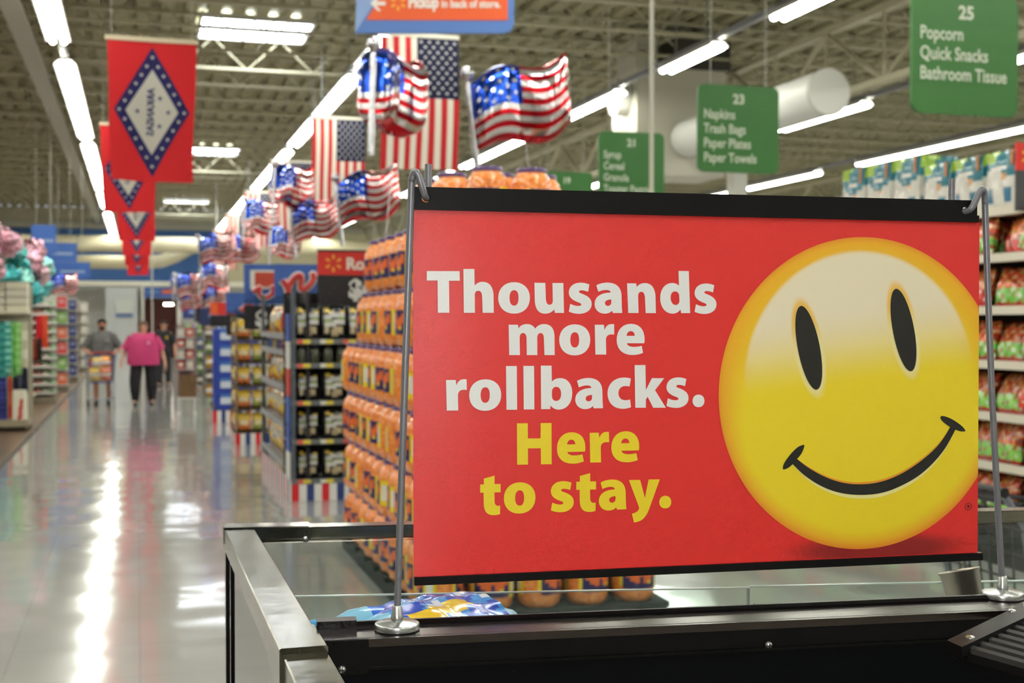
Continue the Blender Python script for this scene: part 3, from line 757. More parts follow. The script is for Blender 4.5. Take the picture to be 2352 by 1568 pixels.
# registered mark
v, f = text2d('R', .0052, .0001, 'CENTER'); mb = MB().flat(v, f, lambda x, y: (x + .6211, -.0006, y + .058), (60, 16, 14))
ring = [(.6211 + r_ * math.cos(k * PI / 16), .0598 + r_ * math.sin(k * PI / 16)) for r_ in (.0042, .0036) for k in range(32)]
mb.add([(x, -.0006, z) for x, z in ring], [(k, (k + 1) % 32, 32 + (k + 1) % 32, 32 + k) for k in range(32)], (60, 16, 14)); mb.build('registered_mark', SATIN, sg)
# clamp strips
circ = lambda x, z, r: [(x + r * math.cos(k * PI / 10), z + r * math.sin(k * PI / 10)) for k in range(20)]
hl = [circ(.0122, .3896, .0046), circ(.6145, .3880, .0046)]
v, f = fill2d([[(.0, .3835), (.6285, .3815), (.6285, .3995), (.0, .4005)]] + hl)
mb = MB().flat(v, f, lambda x, y: (x, -.0026, y), (26, 25, 25)).flat(v, f, lambda x, y: (x, .0026, y), (26, 25, 25))
for lp in hl + [[(.0, .3835), (.6285, .3815), (.6285, .3995), (.0, .4005)]]:
    n = len(lp); mb.add([(x, -.0026, z) for x, z in lp] + [(x, .0026, z) for x, z in lp], [(i, (i + 1) % n, n + (i + 1) % n, n + i) for i in range(n)], (26, 25, 25))
mb.build('top_strip', BLACKP, sg)
MB().prism([(-.0005, .3775), (.6300, .3752), (.6300, .3828), (-.0005, .3848)], -.0042, .0042, (26, 25, 25)).build('clamp', BLACKP, sg)
MB().prism([(.0, -.0003), (.6375, -.0003), (.6375, .0078), (.0, .0078)], -.0036, .0036, (26, 25, 25)).build('bottom_strip', BLACKP, sg)

# ------------------------------------------------------------------ magnetic wire stands that carry it
GREYROD = solid('grey_coated_wire', (128, 128, 134), 0.36, metal=0.35, noise=0.1, nscale=90)
ZINC = solid('zinc', (186, 188, 186), 0.27, metal=0.9, noise=0.08, nscale=40)
def bez(P, n=8):
    out = []
    P = [Vector(p) for p in P]; m = len(P)
    for i in range(m - 1):
        p0, p1, p2, p3 = P[max(0, i - 1)], P[i], P[i + 1], P[min(m - 1, i + 2)]
        for k in range(n):
            s = k / n; out.append(.5 * (2 * p1 + (p2 - p0) * s + (2 * p0 - 5 * p1 + 4 * p2 - p3) * s * s + (3 * p1 - p0 - 3 * p2 + p3) * s ** 3))
    out.append(P[-1]); return out
DISC = [(0, 0), (.0215, 0), (.0228, .0012), (.0230, .005), (.0222, .0068), (.019, .0082), (.0075, .0092), (.0062, .0098), (0, .0098)]
for i, (pth, bx, lab) in enumerate([
    ([(-.0173, 0, -.03), (-.0100, 0, .18), (-.0032, -.002, .38), (-.0022, -.005, .4085), (.0006, -.008, .4143), (.0038, -.0085, .4105), (.0068, -.008, .4010), (.0100, -.006, .3925), (.0130, 0, .3895), (.0152, .006, .393), (.0160, .0075, .402), (.0160, .0075, .4245)], -.0173, 'grey wire stand on a round magnet, carrying the worded end of the sign'),
    ([(.6640, 0, -.03), (.6500, 0, .18), (.6395, -.002, .37), (.6368, -.004, .400), (.6325, -.008, .4108), (.6275, -.0085, .4085), (.6225, -.008, .398), (.6185, -.007, .3905), (.6150, -.002, .3872), (.6080, .006, .388), (.6036, .0075, .395), (.6033, .0075, .4243)], .6645, 'grey wire stand on a round magnet, carrying the smiling end of the sign')]):
    t = thing('wire_stand', lab, 'sign stand', (SA[0], SA[1], SZ), SROT, 'wire stands of the red sign')
    MB().tube(bez(pth), .0036, 12, (128, 128, 134)).build('hooked_rod', GREYROD, t, True)
    MB().lathe(DISC, 40, (190, 190, 188), (bx, 0, -.0445)).build('magnet_base', ZINC, t, True)
    MB().lathe([(0, 0), (.0062, 0), (.0064, .004), (.0054, .006), (.0048, .0145), (.0042, .0155), (0, .0155)], 20, (200, 200, 198), (bx, 0, -.0352)).build('ferrule', ZINC, t, True)

# ------------------------------------------------------------------ glass-sided display cooler the sign stands on
def steel_mat():
    m, nt, p = base_mat('brushed_stainless'); N = nt.nodes.new; L = nt.links.new
    p.inputs['Metallic'].default_value = 1.0
    tc = N('ShaderNodeTexCoord'); mp = N('ShaderNodeMapping'); mp.inputs['Scale'].default_value = (60, 8, 60)
    n = N('ShaderNodeTexNoise'); n.inputs['Scale'].default_value = 1.0; n.inputs['Detail'].default_value = 3
    L(tc.outputs['Object'], mp.inputs[0]); L(mp.outputs[0], n.inputs['Vector'])
    n2 = N('ShaderNodeTexNoise'); n2.inputs['Scale'].default_value = 9; n2.inputs['Detail'].default_value = 3; L(tc.outputs['Object'], n2.inputs['Vector'])
    cr = N('ShaderNodeValToRGB'); cr.color_ramp.elements[0].color = lin((120, 116, 103)); cr.color_ramp.elements[1].color = lin((150, 146, 132))
    L(n2.outputs['Fac'], cr.inputs[0]); L(cr.outputs[0], p.inputs['Base Color'])
    mr = N('ShaderNodeMapRange'); mr.inputs[3].default_value = 0.10; mr.inputs[4].default_value = 0.2; L(n.outputs['Fac'], mr.inputs[0]); L(mr.outputs[0], p.inputs['Roughness'])
    b = N('ShaderNodeBump'); b.inputs['Strength'].default_value = 0.10; b.inputs['Distance'].default_value = 0.01
    L(n2.outputs['Fac'], b.inputs['Height']); L(b.outputs['Normal'], p.inputs['Normal'])
    return m
STAIN = steel_mat()
def glass_mat(name, tint, haze):
    m = bpy.data.materials.new(name); m.use_nodes = True; nt = m.node_tree; MATS[name] = m; N = nt.nodes.new; L = nt.links.new
    nt.nodes.remove(nt.nodes['Principled BSDF']); out = nt.nodes['Material Output']
    tr = N('ShaderNodeBsdfTransparent'); tr.inputs[0].default_value = lin(tint)
    gl = N('ShaderNodeBsdfGlossy'); gl.inputs['Roughness'].default_value = 0.02
    df = N('ShaderNodeBsdfDiffuse'); df.inputs[0].default_value = lin((190, 208, 202))
    fr = N('ShaderNodeFresnel'); fr.inputs[0].default_value = 1.5
    mx = N('ShaderNodeMixShader'); m2 = N('ShaderNodeMixShader'); m2.inputs[0].default_value = haze
    L(tr.outputs[0], m2.inputs[1]); L(df.outputs[0], m2.inputs[2]); L(fr.outputs[0], mx.inputs[0]); L(m2.outputs[0], mx.inputs[1]); L(gl.outputs[0], mx.inputs[2]); L(mx.outputs[0], out.inputs[0])
    return m
GLASS = glass_mat('cooler_glass', (247, 252, 250), 0.02)
GEDGE = solid('glass_edge', (176, 200, 190), 0.2, spec=0.8)
def enamel():
    m, nt, p = base_mat('black_enamel'); N = nt.nodes.new; L = nt.links.new
    p.inputs['Base Color'].default_value = lin((7, 6, 6)); p.inputs['Specular IOR Level'].default_value = 0.22
    tc = N('ShaderNodeTexCoord'); n = N('ShaderNodeTexNoise'); n.inputs['Scale'].default_value = 120; L(tc.outputs['Object'], n.inputs['Vector'])
    mr = N('ShaderNodeMapRange'); mr.inputs[3].default_value = 0.24; mr.inputs[4].default_value = 0.36; L(n.outputs['Fac'], mr.inputs[0]); L(mr.outputs[0], p.inputs['Roughness'])
    return m
ENAM = enamel()
LEDGE = solid('worn_dark_steel', (78, 70, 66), 0.2, metal=0.9, noise=0.12, nscale=30)
def speck():
    m, nt, p = base_mat('dusty_liner'); N = nt.nodes.new; L = nt.links.new
    tc = N('ShaderNodeTexCoord'); v = N('ShaderNodeTexVoronoi'); v.inputs['Scale'].default_value = 140; L(tc.outputs['Object'], v.inputs['Vector'])
    cr = N('ShaderNodeValToRGB'); cr.color_ramp.elements[0].position = .05; cr.color_ramp.elements[0].color = lin((96, 104, 120)); cr.color_ramp.elements[1].position = .11; cr.color_ramp.elements[1].color = lin((4, 5, 9))
    n = N('ShaderNodeTexNoise'); n.inputs['Scale'].default_value = 14; L(tc.outputs['Object'], n.inputs['Vector'])
    c2 = N('ShaderNodeValToRGB'); c2.color_ramp.elements[0].position = .56; c2.color_ramp.elements[1].position = .72; L(n.outputs['Fac'], c2.inputs[0])
    mx = N('ShaderNodeMix'); mx.data_type = 'RGBA'; mx.inputs[6].default_value = lin((4, 5, 9)); L(v.outputs['Distance'], cr.inputs[0]); L(c2.outputs[0], mx.inputs[0]); L(cr.outputs[0], mx.inputs[7])
    L(mx.outputs[2], p.inputs['Base Color']); p.inputs['Roughness'].default_value = 0.35; p.inputs['Specular IOR Level'].default_value = 0.15
    return m
LINER = speck()

FZ = 1.340
FR = math.radians(-6.2)
ck = thing('display_cooler', 'black and stainless display cooler with glass sides under the red sign', 'cooler', (0.1678, 1.2246, 0), FR)
ci_, si_ = math.cos(-FR), math.sin(-FR)
def loc_(X, Y):   # world to cooler coordinates
    dx, dy = X - 0.1678, Y - 1.2246; return (dx * ci_ - dy * si_, dx * si_ + dy * ci_)
def rail(name, a, b, w, z0, z1, par=ck, mat=STAIN, bev=.0015):
    """square tube between two world points a, b (its left edge), width w to the right of it"""
    a = Vector(loc_(*a)); b = Vector(loc_(*b)); d = (b - a).normalized(); r = Vector((d.y, -d.x))
    pts = []
    prof = [(0, z0), (0, z1 - bev), (bev, z1), (w - bev, z1), (w, z1 - bev), (w, z0)]
    mb = MB(); n = len(prof); vs = []
    for p in (a, b):
        for o_, z in prof: q = p + r * o_; vs.append((q.x, q.y, z))
    mb.add(vs, [tuple(range(n)), tuple(range(2 * n - 1, n - 1, -1))] + [(i, n + i, n + (i + 1) % n, (i + 1) % n) for i in range(n)], (180, 178, 170))
    return mb.build(name, mat, par)
rail('side_rail', (.1262, 1.27), (.1212, 1.955), .0440, FZ - .030, FZ)
rail('side_rail', (.1290, .55), (.1290, 1.203), .0430, FZ - .036, FZ - .004)
rail('rail_collar', (.1258, 1.197), (.1252, 1.283), .0460, FZ - .05, FZ + .0022)
rail('back_rail', (.1205, 1.927), (1.62, 1.712), -.030, FZ - .020, FZ + .0005)
rail('corner_plate', (.1205, 1.927), (.245, 1.909), -.034, FZ - .0225, FZ + .0022)
rail('corner_post', (.1300, 1.235), (.1300, 1.280), .018, .62, FZ - .03)
rail('corner_post', (.1235, 1.925), (.1235, 1.940), .006, .62, FZ - .02, mat=ENAM)
rail('corner_post', (.1450, 1.915), (.1450, 1.935), .014, .62, FZ - .02, mat=ENAM)
def pane(name, a, b, z0, z1, th=.005, edge=True):
    a = Vector(loc_(*a)); b = Vector(loc_(*b)); d = (b - a).normalized(); r = Vector((d.y, -d.x)) * th
    vs = [(p.x + q.x, p.y + q.y, z) for p in (a, b) for q in (Vector((0, 0)), r) for z in (z0, z1)]
    o = MB().add(vs, [(0, 1, 3, 2), (4, 6, 7, 5), (0, 4, 5, 1), (2, 3, 7, 6), (0, 2, 6, 4), (1, 5, 7, 3)], (200, 220, 210)).build(name, GLASS, ck)
    if edge:
        e = .0016; vs = [(p.x + q.x, p.y + q.y, z) for p in (a, b) for q in (Vector((0, 0)), r) for z in (z1, z1 + e)]
        MB().add(vs, [(0, 1, 3, 2), (4, 6, 7, 5), (0, 4, 5, 1), (2, 3, 7, 6), (0, 2, 6, 4), (1, 5, 7, 3)], (200, 220, 210)).build('polished_edge', GEDGE, o)
    return o
pane('side_glass', (.1350, 1.28), (.1300, 1.925), .62, FZ - .03, edge=False)
pane('back_glass', (.150, 1.912), (1.60, 1.704), .62, FZ - .02, edge=False)
pane('divider_glass', (.180, 1.630), (.772, 1.512), 1.1, 1.2970)
pane('divider_glass', (.7745, 1.5115), (1.50, 1.372), 1.1, 1.2985)
q = loc_(.7732, 1.5118); MB().box((q[0], q[1], 1.2), (.0022, .006, .195)).build('polished_edge', GEDGE, ck)
# ledge with its lip, front plate and liner, all along local x
MB().box((.62, .026, FZ - .004), (1.30, .056, .008)).build('ledge', LEDGE, ck)
MB().prism([(0, FZ - .0302), (0, FZ - .002), (.002, FZ), (.006, FZ), (.006, FZ - .0302)], -.03, 1.27, (17, 16, 17), lambda x, y, z: (y, x, z)).build('front_plate', ENAM, ck)
MB().prism([(.048, FZ - .03), (.048, FZ + .002), (.051, FZ + .005), (.055, FZ + .005), (.058, FZ + .002), (.058, FZ - .03)], .0, 1.27, (17, 16, 17), lambda x, y, z: (y, x, z)).build('rear_lip', ENAM, ck)
MB().box((.018, .053, FZ + .001), (.040, .018, .014), (20, 19, 20)).build('lip_end_cap', ENAM, ck)
MB().box((.62, .010, FZ - .155), (1.3, .010, .25)).build('liner', LINER, ck)
MB().box((.62, -.0012, FZ - .029), (1.3, .004, .003), (17, 16, 17)).build('plate_fold', ENAM, ck)
MB().box((.022, -.001, FZ - .017), (.05, .004, .034), (17, 16, 17)).build('end_plate', ENAM, ck)
def screw(X, Z, r, par=ck, y=-.001):
    o = MB().lathe([(0, .0035), (r * .5, .0032), (r * .9, .0016), (r, 0)], 14, (210, 210, 208), (X, y, Z), Matrix.Rotation(PI / 2, 3, 'X')).build('screw', ZINC, par, True)
    MB().box((X, y - .0036, Z), (r * 1.1, .0006, r * .22), (40, 40, 40)).box((X, y - .0036, Z), (r * .22, .0006, r * 1.1), (40, 40, 40)).build('slot', SATIN, o)
sx_, sy_ = loc_(.624, 1.1724); screw(sx_, 1.3153, .0042, y=-.002)
sx_, sy_ = loc_(.1886, 1.2222); screw(sx_, 1.3118, .0042, y=-.0035)
q = loc_(.236, 1.878); o = MB().lathe([(0, .002), (.003, .0015), (.0035, 0)], 12, (170, 170, 160), (q[0], q[1] - .002, FZ - .012), Matrix.Rotation(PI / 2, 3, 'X')).build('screw', ZINC, ck, True)
# bin deck behind the ledge and the carcass below
MB().box((.62, .24, 1.243), (1.30, .36, .012), (150, 156, 152)).build('bin_deck', SATIN, ck)
MB().box((.72, .33, .31), (1.45, .76, .62), (22, 22, 24)).build('carcass', ENAM, ck)
MB().box((.72, -.33, .52), (1.45, .60, 1.04), (16, 16, 18)).build('carcass', ENAM, ck)
# ribbed lid with its bracket at the right
bA = [Vector(loc_(*q)) for q in ((.752, 1.052), (.750, 1.026), (.893, 1.113), (.930, 1.166))]
mb = MB(); vs = [(p.x, p.y, z) for z in (FZ - .010, FZ + .0005) for p in bA]
mb.add(vs, [(0, 1, 2, 3), (7, 6, 5, 4)] + [(i, (i + 1) % 4, 4 + (i + 1) % 4, 4 + i) for i in range(4)], (34, 31, 31)); br = mb.build('bracket', BLACKP, ck)
for q in ((.779, 1.053), (.893, 1.137)):
    l = loc_(*q); MB().lathe([(.0048, 0), (.0046, .0012), (.003, .0024), (0, .0028)], 16, (205, 205, 203), (l[0], l[1], FZ + .0005)).build('screw', ZINC, br, True)
e1 = (bA[2] - bA[1]).normalized(); e2 = Vector((e1.y, -e1.x)) 
for k in range(7):
    w0 = .004 + k * .0225
    a0 = bA[1] + e1 * (.010 + w0) ; prof = [(0, -.012), (.0, -.004), (.004, 0), (.012, .001), (.016, -.003), (.019, -.012)]
    vs = []
    for L_ in (0.0, .26):
        for o_, z in prof:
            p = a0 + e1 * o_ + e2 * L_; vs.append((p.x, p.y, FZ - .004 + z - L_ * .10))
    n = len(prof)
    MB().add(vs, [tuple(range(n)), tuple(range(2 * n - 1, n - 1, -1))] + [(i, n + i, n + (i + 1) % n, (i + 1) % n) for i in range(n)], (44, 38, 36)).build('rib', BLACKP, ck)
# ------------------------------------------------------------------ things lying in the bin
t = thing('metal_cup', 'small tilted metal cup on a bracket behind the cooler ledge', 'cup', (.945, 1.285, 1.249), math.radians(-16))
T = Matrix.Rotation(math.radians(-13), 3, 'X') @ Matrix.Rotation(math.radians(-10), 3, 'Y')
MB().lathe([(0, 0), (.019, .0), (.0205, .002), (.0228, .033), (.0242, .0345), (.0245, .0362), (.0235, .037), (.0222, .0355), (.0198, .004), (0, .003)], 32, (188, 186, 176), (0, 0, .068), T).build('bowl', solid('dull_tin', (178, 172, 158), 0.34, metal=0.95, noise=.1, nscale=50), t, True)
MB().box((.012, -.004, .062), (.026, .03, .005), (170, 166, 150)).box((.012, .01, .03), (.012, .006, .06), (90, 88, 80)).box((.012, .01, .002), (.03, .03, .004), (90, 88, 80)).build('bracket', METALP, t)
def waterpack():
    t = thing('bottle_pack', 'shrink-wrapped pack of blue-capped bottles lying behind the cooler ledge', 'bottles', (.186, 1.338, 1.249), math.radians(11))
    MB().box((.105, .035, .010), (.19, .10, .018), (196, 180, 150)).build('tray', MATTE, t)
    M_ = Matrix.Rotation(PI / 2, 3, 'Y')
    for k in range(3):
        y = .036 * k; zc = .043; x0 = .044 - .020 * k
        b = MB().lathe([(.019, .0), (.02, .004), (.031, .03), (.033, .05), (.031, .08), (.033, .11), (.033, .145), (.028, .16), (0, .162)], 18, lambda j, i: (40, 110, 214) if 2 < j < 6 else (140, 206, 236), (x0 + .024, y, zc), M_).build('bottle', FILM, t, True)
        MB().lathe([(0, -.001), (.016, -.001), (.0185, .001), (.0205, .004), (.0205, .023), (.0205, .024)], 22, lambda j, i: (74, 180, 236) if i % 2 or j < 3 else (54, 156, 220), (x0, y, zc + .004), M_).build('cap', GLOSS, b, True)
    def wf(u, v):
        a = PI * v; r_ = .6 + .4 * math.sin(PI * min(1, u * 2.2) / 2)
        return (.060 + .150 * u, .036 - .076 * math.cos(a) * (.8 + .2 * r_) + .004 * math.sin(11 * u), .022 + (.061 * r_) * math.sin(a) ** .4 + .0012 * math.sin(23 * u + 9 * v) + .0012 * math.sin(40 * v))
    def wc(u, v):
        if .25 < u < .8 and abs(v - .35 - .2 * (u - .5)) < .07: return (236, 204, 34)
        n_ = math.sin(13 * u + 9 * v) + math.sin(31 * v - 17 * u)
        return (30, 70, 190) if n_ > .1 else (60, 146, 226) if n_ > -1.4 else (220, 234, 246)
    MB().grid(wf, 30, 26, wc).build('printed_wrap', FILM, t, True)
waterpack()

# ------------------------------------------------------------------ stack of cheese ball jars
def puffs():
    m, nt, p = base_mat('jar_of_puffs'); N = nt.nodes.new; L = nt.links.new
    tc = N('ShaderNodeTexCoord'); v = N('ShaderNodeTexVoronoi'); v.inputs['Scale'].default_value = 34; L(tc.outputs['Object'], v.inputs['Vector'])
    cr = N('ShaderNodeValToRGB'); E_ = cr.color_ramp.elements
    E_[0].position = 0; E_[0].color = lin((255, 190, 104)); E_[1].position = .62; E_[1].color = lin((234, 124, 34)); e = E_.new(.9); e.color = lin((184, 84, 18))  # pale highlight on each puff painted into the colour, deepening to brown between puffs
    L(v.outputs['Distance'], cr.inputs[0])
    hs = N('ShaderNodeMix'); hs.data_type = 'RGBA'; hs.inputs[6].default_value = lin((236, 132, 44)); hs.inputs[0].default_value = .6
    L(cr.outputs[0], hs.inputs[7]); L(hs.outputs[2], p.inputs['Base Color'])
    b = N('ShaderNodeBump'); b.inputs['Strength'].default_value = .6; b.inputs['Distance'].default_value = .01; b.invert = True
    L(v.outputs['Distance'], b.inputs['Height']); L(b.outputs['Normal'], p.inputs['Normal'])
    p.inputs['Roughness'].default_value = .35; p.inputs['Coat Weight'].default_value = .8; p.inputs['Coat Roughness'].default_value = .08
    return m
PUFF = puffs()
def jar():
    t = thing('cheese_ball_jar', 'x', 'jar', (0, 0, 0), 0, 'stacked cheese ball jars')
    MB().lathe([(0, 0), (.095, 0), (.117, .02), (.124, .06), (.125, .12), (.1235, .2), (.12, .25), (.105, .29), (.09, .305), (.088, .318)], 20, (230, 110, 30)).build('body', PUFF, t, True)
    MB().lathe([(.088, .316), (.090, .319), (.090, .338), (.086, .344), (0, .345)], 20, (84, 56, 112)).build('lid', GLOSS, t, True)
    lb = MB()
    def ring(r, a0, a1, z0, z1, col, n=8):
        lb.grid(lambda u, v: (r * math.cos(a0 + (a1 - a0) * u), r * math.sin(a0 + (a1 - a0) * u), z0 + (z1 - z0) * v), n, 1, col)
    for s_ in (0, PI):
        ring(.1262, s_ - 1.05, s_ + .62, .075, .215, (40, 30, 88), 14)
        ring(.1262, s_ + .62, s_ + 1.25, .068, .222, (236, 206, 24), 8)
        ring(.1268, s_ + .78, s_ + 1.08, .1, .195, (228, 230, 224), 5)
        for q in range(7):
            a = s_ - .9 + .2 * q; zz = .148 + .022 * math.sin(2.3 * q + 1)
            ring(.1270, a, a + .24, zz - .026, zz + .03, (226, 104, 40), 3)
        ring(.1270, s_ + .1, s_ + .3, .102, .122, (226, 200, 40), 2)
        ring(.1262, s_ - 1.2, s_ - 1.05, .09, .22, (236, 206, 24), 2)
    lb.build('label_print', GLOSS, t)
    return t
JAR = jar(); JP, JZ = .276, .350
jr = random.Random(3)
layn = ['lowest layer', 'second layer up', 'third layer up', 'fourth layer up', 'fifth layer up', 'sixth layer up', 'topmost layer']
def put_jar(x, y, k, face, turn=0.0):
    place(JAR, (x + jr.uniform(-.006, .006), y + jr.uniform(-.006, .006), .10 + JZ * k), turn + jr.choice((0, .15, -.2, PI, PI + .2, .7, -.9)) + jr.uniform(-.2, .2),
          'orange cheese ball jar, %s, %s' % (face, layn[k]))
for k in range(6):
    rows = (10, 10, 10, 10, 8, 7)[k]; x0 = 1.545 + (0, 0, 0, 0, .02, .05)[k]; y0 = 6.58 + (0, .03, .06, .1, .16, .24)[k]
    ncol = 5 if k < 4 else 4
    for j in range(rows):
        put_jar(x0, y0 + JP * j, k, ('%s from the near corner on the aisle side' % ORD[j]) if j else 'at the near aisle corner')
    for i in range(1, ncol): put_jar(x0 + JP * i, y0, k, '%s from the aisle on the front' % ORD[i], -PI / 2 + .2)
    if k >= 4:
        for i in range(1, ncol):
            for j in (1, 2, 3): put_jar(x0 + JP * i, y0 + JP * j, k, 'column %s, row %s inside the stack' % (ORD[i], ORD[j]))
    else:
        for i in range(1, 4): put_jar(x0 + JP * i, y0 + JP, k, 'column %s, row second inside the stack' % ORD[i], -PI / 2)
        for j in range(1, 6): put_jar(x0 + JP * 4, y0 + JP * j, k, '%s back on the side away from the aisle' % ORD[j])
for x, y, f_ in [(1.95, 7.09, 'front one of the two nearest'), (2.22, 7.09, 'at its right end'), (1.82, 7.44, 'behind the nearest pair'), (2.10, 7.38, 'between and behind the nearest pair'), (1.78, 7.82, 'furthest back on its aisle side'), (2.38, 7.40, 'furthest back on its right')]:
    put_jar(x, y, 6, f_, -PI / 2 + .1)
b = MB()
pal = thing('pallet', 'dark green pallet base under the cheese ball jars', 'pallet', (1.42, 6.44, 0))
for k in range(8): MB().box((.70, .12 + k * .36, .085), (1.40, .22, .03), (34, 46, 42)).build('deck_board', MATTE, pal)
for sx in (.05, .70, 1.35): MB().box((sx, 1.38, .035), (.1, 2.7, .07), (28, 38, 36)).build('runner', MATTE, pal)

# ------------------------------------------------------------------ bags
def bag_mesh(w, h, th, colf, name='bag', mat=None, nx=12, nz=16):
    def sd(s_):
        def f(u, v):
            e = max(0, 1 - (2 * u - 1) ** 4) ** .5 * max(0, math.sin(PI * min(1, max(0, (v - .04) / .92)))) ** .45
            return ((u - .5) * w * (1 - .05 * math.sin(PI * v)), s_ * th / 2 * e + .006 * math.sin(13 * u + 9 * v), h * v)
        return f
    m = MB().grid(sd(-1), nx, nz, colf).grid(sd(1), nx, nz, colf).mesh(name, True)
    m.materials.append(mat or FILM); return m
def popc(u, v):
    if v > .74 and v < .9 - .5 * abs(u - .45) + .1 * math.sin(9 * u) and .18 < u < .9: return (220, 186, 44)
    t_ = v - .12 * (u - .5)
    if .16 < u < .9:
        if .6 < t_ < .74 or .40 < t_ < .53: return (212, 210, 204)
        if .535 < t_ < .575: return (126, 150, 50)
        if .14 < t_ < .34 and (u - .62) ** 2 + (v - .22) ** 2 < .05: return (196, 178, 138)
        if (u - .25) ** 2 + (v - .28) ** 2 < .006: return (200, 184, 150)
    return (20, 20, 22)
def yelb(a, b_, c_):
    def f(u, v):
        n_ = math.sin(7 * u + a) + math.sin(9 * v + 5 * u + b_)
        if abs(v - .55 - .3 * (u - .5)) < .12: return (214, 210, 200)
        if n_ > .7: return c_
        if n_ < -1.0: return (196, 84, 40)
        return (226, 186, 36)
    return f
def bagobj(mesh, name, cat, lab, loc, rz, rx=0.0, group=None, scale=1.0):
    o = bpy.data.objects.new(name, mesh); COL.objects.link(o); o.location = loc; o.rotation_euler = (rx, 0, rz); o.scale = (scale,) * 3
    return tag(o, lab, cat, group)
def stripe_base(par, x0, x1, y, z1, sidex=None, y1=None):
    cs = [(206, 30, 40), (232, 230, 224), (40, 60, 122), (232, 230, 224)]
    n = int(round((x1 - x0) / .068))
    for k in range(n): MB().box((x0 + (k + .5) * (x1 - x0) / n, y, z1 / 2), ((x1 - x0) / n, .012, z1), cs[k % 4]).build('stripe', SATIN, par)
    if sidex is not None:
        m = int(round((y1 - y) / .12))
        for k in range(m): MB().box((sidex, y + (k + .5) * (y1 - y) / m, z1 / 2), (.012, (y1 - y) / m, z1), cs[(k + 1) % 4]).build('stripe', SATIN, par)

# ------------------------------------------------------------------ snack rack with a striped skirt behind the jars
GREY = (118, 120, 122)
rk = thing('snack_rack', 'grey shelf rack of black popcorn bags on a red white and blue striped skirt', 'rack', (1.34, 11.66, 0))
RW, RD = 1.25, 2.9
SH = [.193, .558, .914, 1.259, 1.479]
stripe_base(rk, 0, RW, 0, .185, 0.0, RD)
for (x, y) in ((.02, .02), (RW - .02, .02), (.02, RD), (RW - .02, RD)): MB().box((x, y, 1.0), (.04, .04, 1.9), (84, 90, 98)).build('post', SATIN, rk)
MB().box((.16, .5, 1.05), (.03, .9, 1.75), (36, 36, 40)).build('divider', SATIN, rk)
MB().box((RW / 2, .62, 1.05), (RW, .03, 1.75), (22, 22, 24)).build('divider', SATIN, rk)
MB().box((.42, RD / 2 + .4, 1.05), (.03, RD - .9, 1.75), (44, 44, 50)).build('divider', SATIN, rk)
for i, z in enumerate(SH):
    sf = MB().box((RW / 2, .3, z - .03), (RW, .6, .02), GREY).build('shelf', SATIN, rk)
    MB().box((RW / 2, -.005, z - .015), (RW, .012, .045), (104, 108, 108)).build('shelf_edge', SATIN, sf)
    for k in range(6):
        MB().box((.08 + k * .21, -.014, z - .015), (.05, .004, .036), ((214, 90, 80), (226, 224, 214))[k % 2]).build('price_ticket', SATIN, sf)
        MB().box((.14 + k * .21, -.014, z - .015), (.07, .004, .036), (222, 200, 70)).build('price_ticket', SATIN, sf)
for i, z in enumerate([.28, .66, 1.02, 1.36, 1.52]):
    sf = MB().box((.2, RD / 2 + .3, z - .03), (.4, RD - .6, .02), (130, 130, 132)).build('side_shelf', SATIN, rk)
    MB().box((-.004, RD / 2 + .3, z - .01), (.012, RD - .6, .06), (150, 152, 156)).build('shelf_edge', SATIN, sf)
cs_ = [(50, 80, 160), (222, 220, 216), (190, 60, 50), (60, 96, 170)]
for k in range(6): MB().box((-.012, .16, .32 + .255 * k), (.012, .28, .25), cs_[(k * 3 + 1) % 4]).build('corner_print', SATIN, rk)
PM = bag_mesh(.25, .33, .1, popc, 'popcorn_bag')
rown = {0: 'lowest shelf', 1: 'second lowest shelf', 2: 'middle shelf', 4: 'top shelf'}
for r_, z in enumerate(SH):
    if r_ == 3:
        for k in range(9):
            j = MB().lathe([(0, 0), (.045, 0), (.05, .01), (.05, .11), (.042, .13), (.042, .14)], 14, (70, 74, 58)).build('dip_jar', GLOSS, None, True)
            j.location = (1.34 + .1 + .125 * k, 11.75, z); tag(j, 'small dark dip jar, %s from the aisle on the snack rack' % ORD[k], 'jar', 'dip jars')
            l = MB().lathe([(.044, .136), (.044, .16), (0, .16)], 14, (24, 24, 24)).build('lid', GLOSS, j, True)
        continue
    for k in range(5):
        bagobj(PM, 'popcorn_bag', 'snack bag', 'black popcorn bag, %s from the aisle on the %s of the snack rack' % (ORD[k], rown[r_]), (1.34 + .16 + .245 * k, 11.79, z - .01), random.uniform(-.12, .05), random.uniform(-.08, .0), 'black popcorn bags', .92 if r_ < 4 else 1.05)
YM = [bag_mesh(.3, .34, .14, yelb(*q), 'snack_bag') for q in ((0, 1, (206, 150, 30)), (2, 3, (180, 40, 36)), (4, 2, (60, 100, 160)))]
YM.append(bag_mesh(.3, .36, .14, lambda u, v: (226, 190, 40) if u < .3 else (34, 110, 66) if u < .62 else (196, 40, 44), 'snack_bag'))
for r_, z in enumerate((.28, .66, 1.02, 1.52)):
    for k in range(7):
        bagobj(YM[3 if (r_ == 3 and k < 3) else (k + r_) % 3], 'snack_bag', 'snack bag', 'bright snack bag, %s from the near end on the %s aisle-side shelf' % (ORD[k], ['lowest', 'second', 'third', 'top'][r_]), (1.34 + .13, 12.2 + .3 * k + .4, z - .012), -PI / 2 + random.uniform(-.2, .2), random.uniform(-.15, 0), 'bright bags on the aisle side of the snack rack', .9)
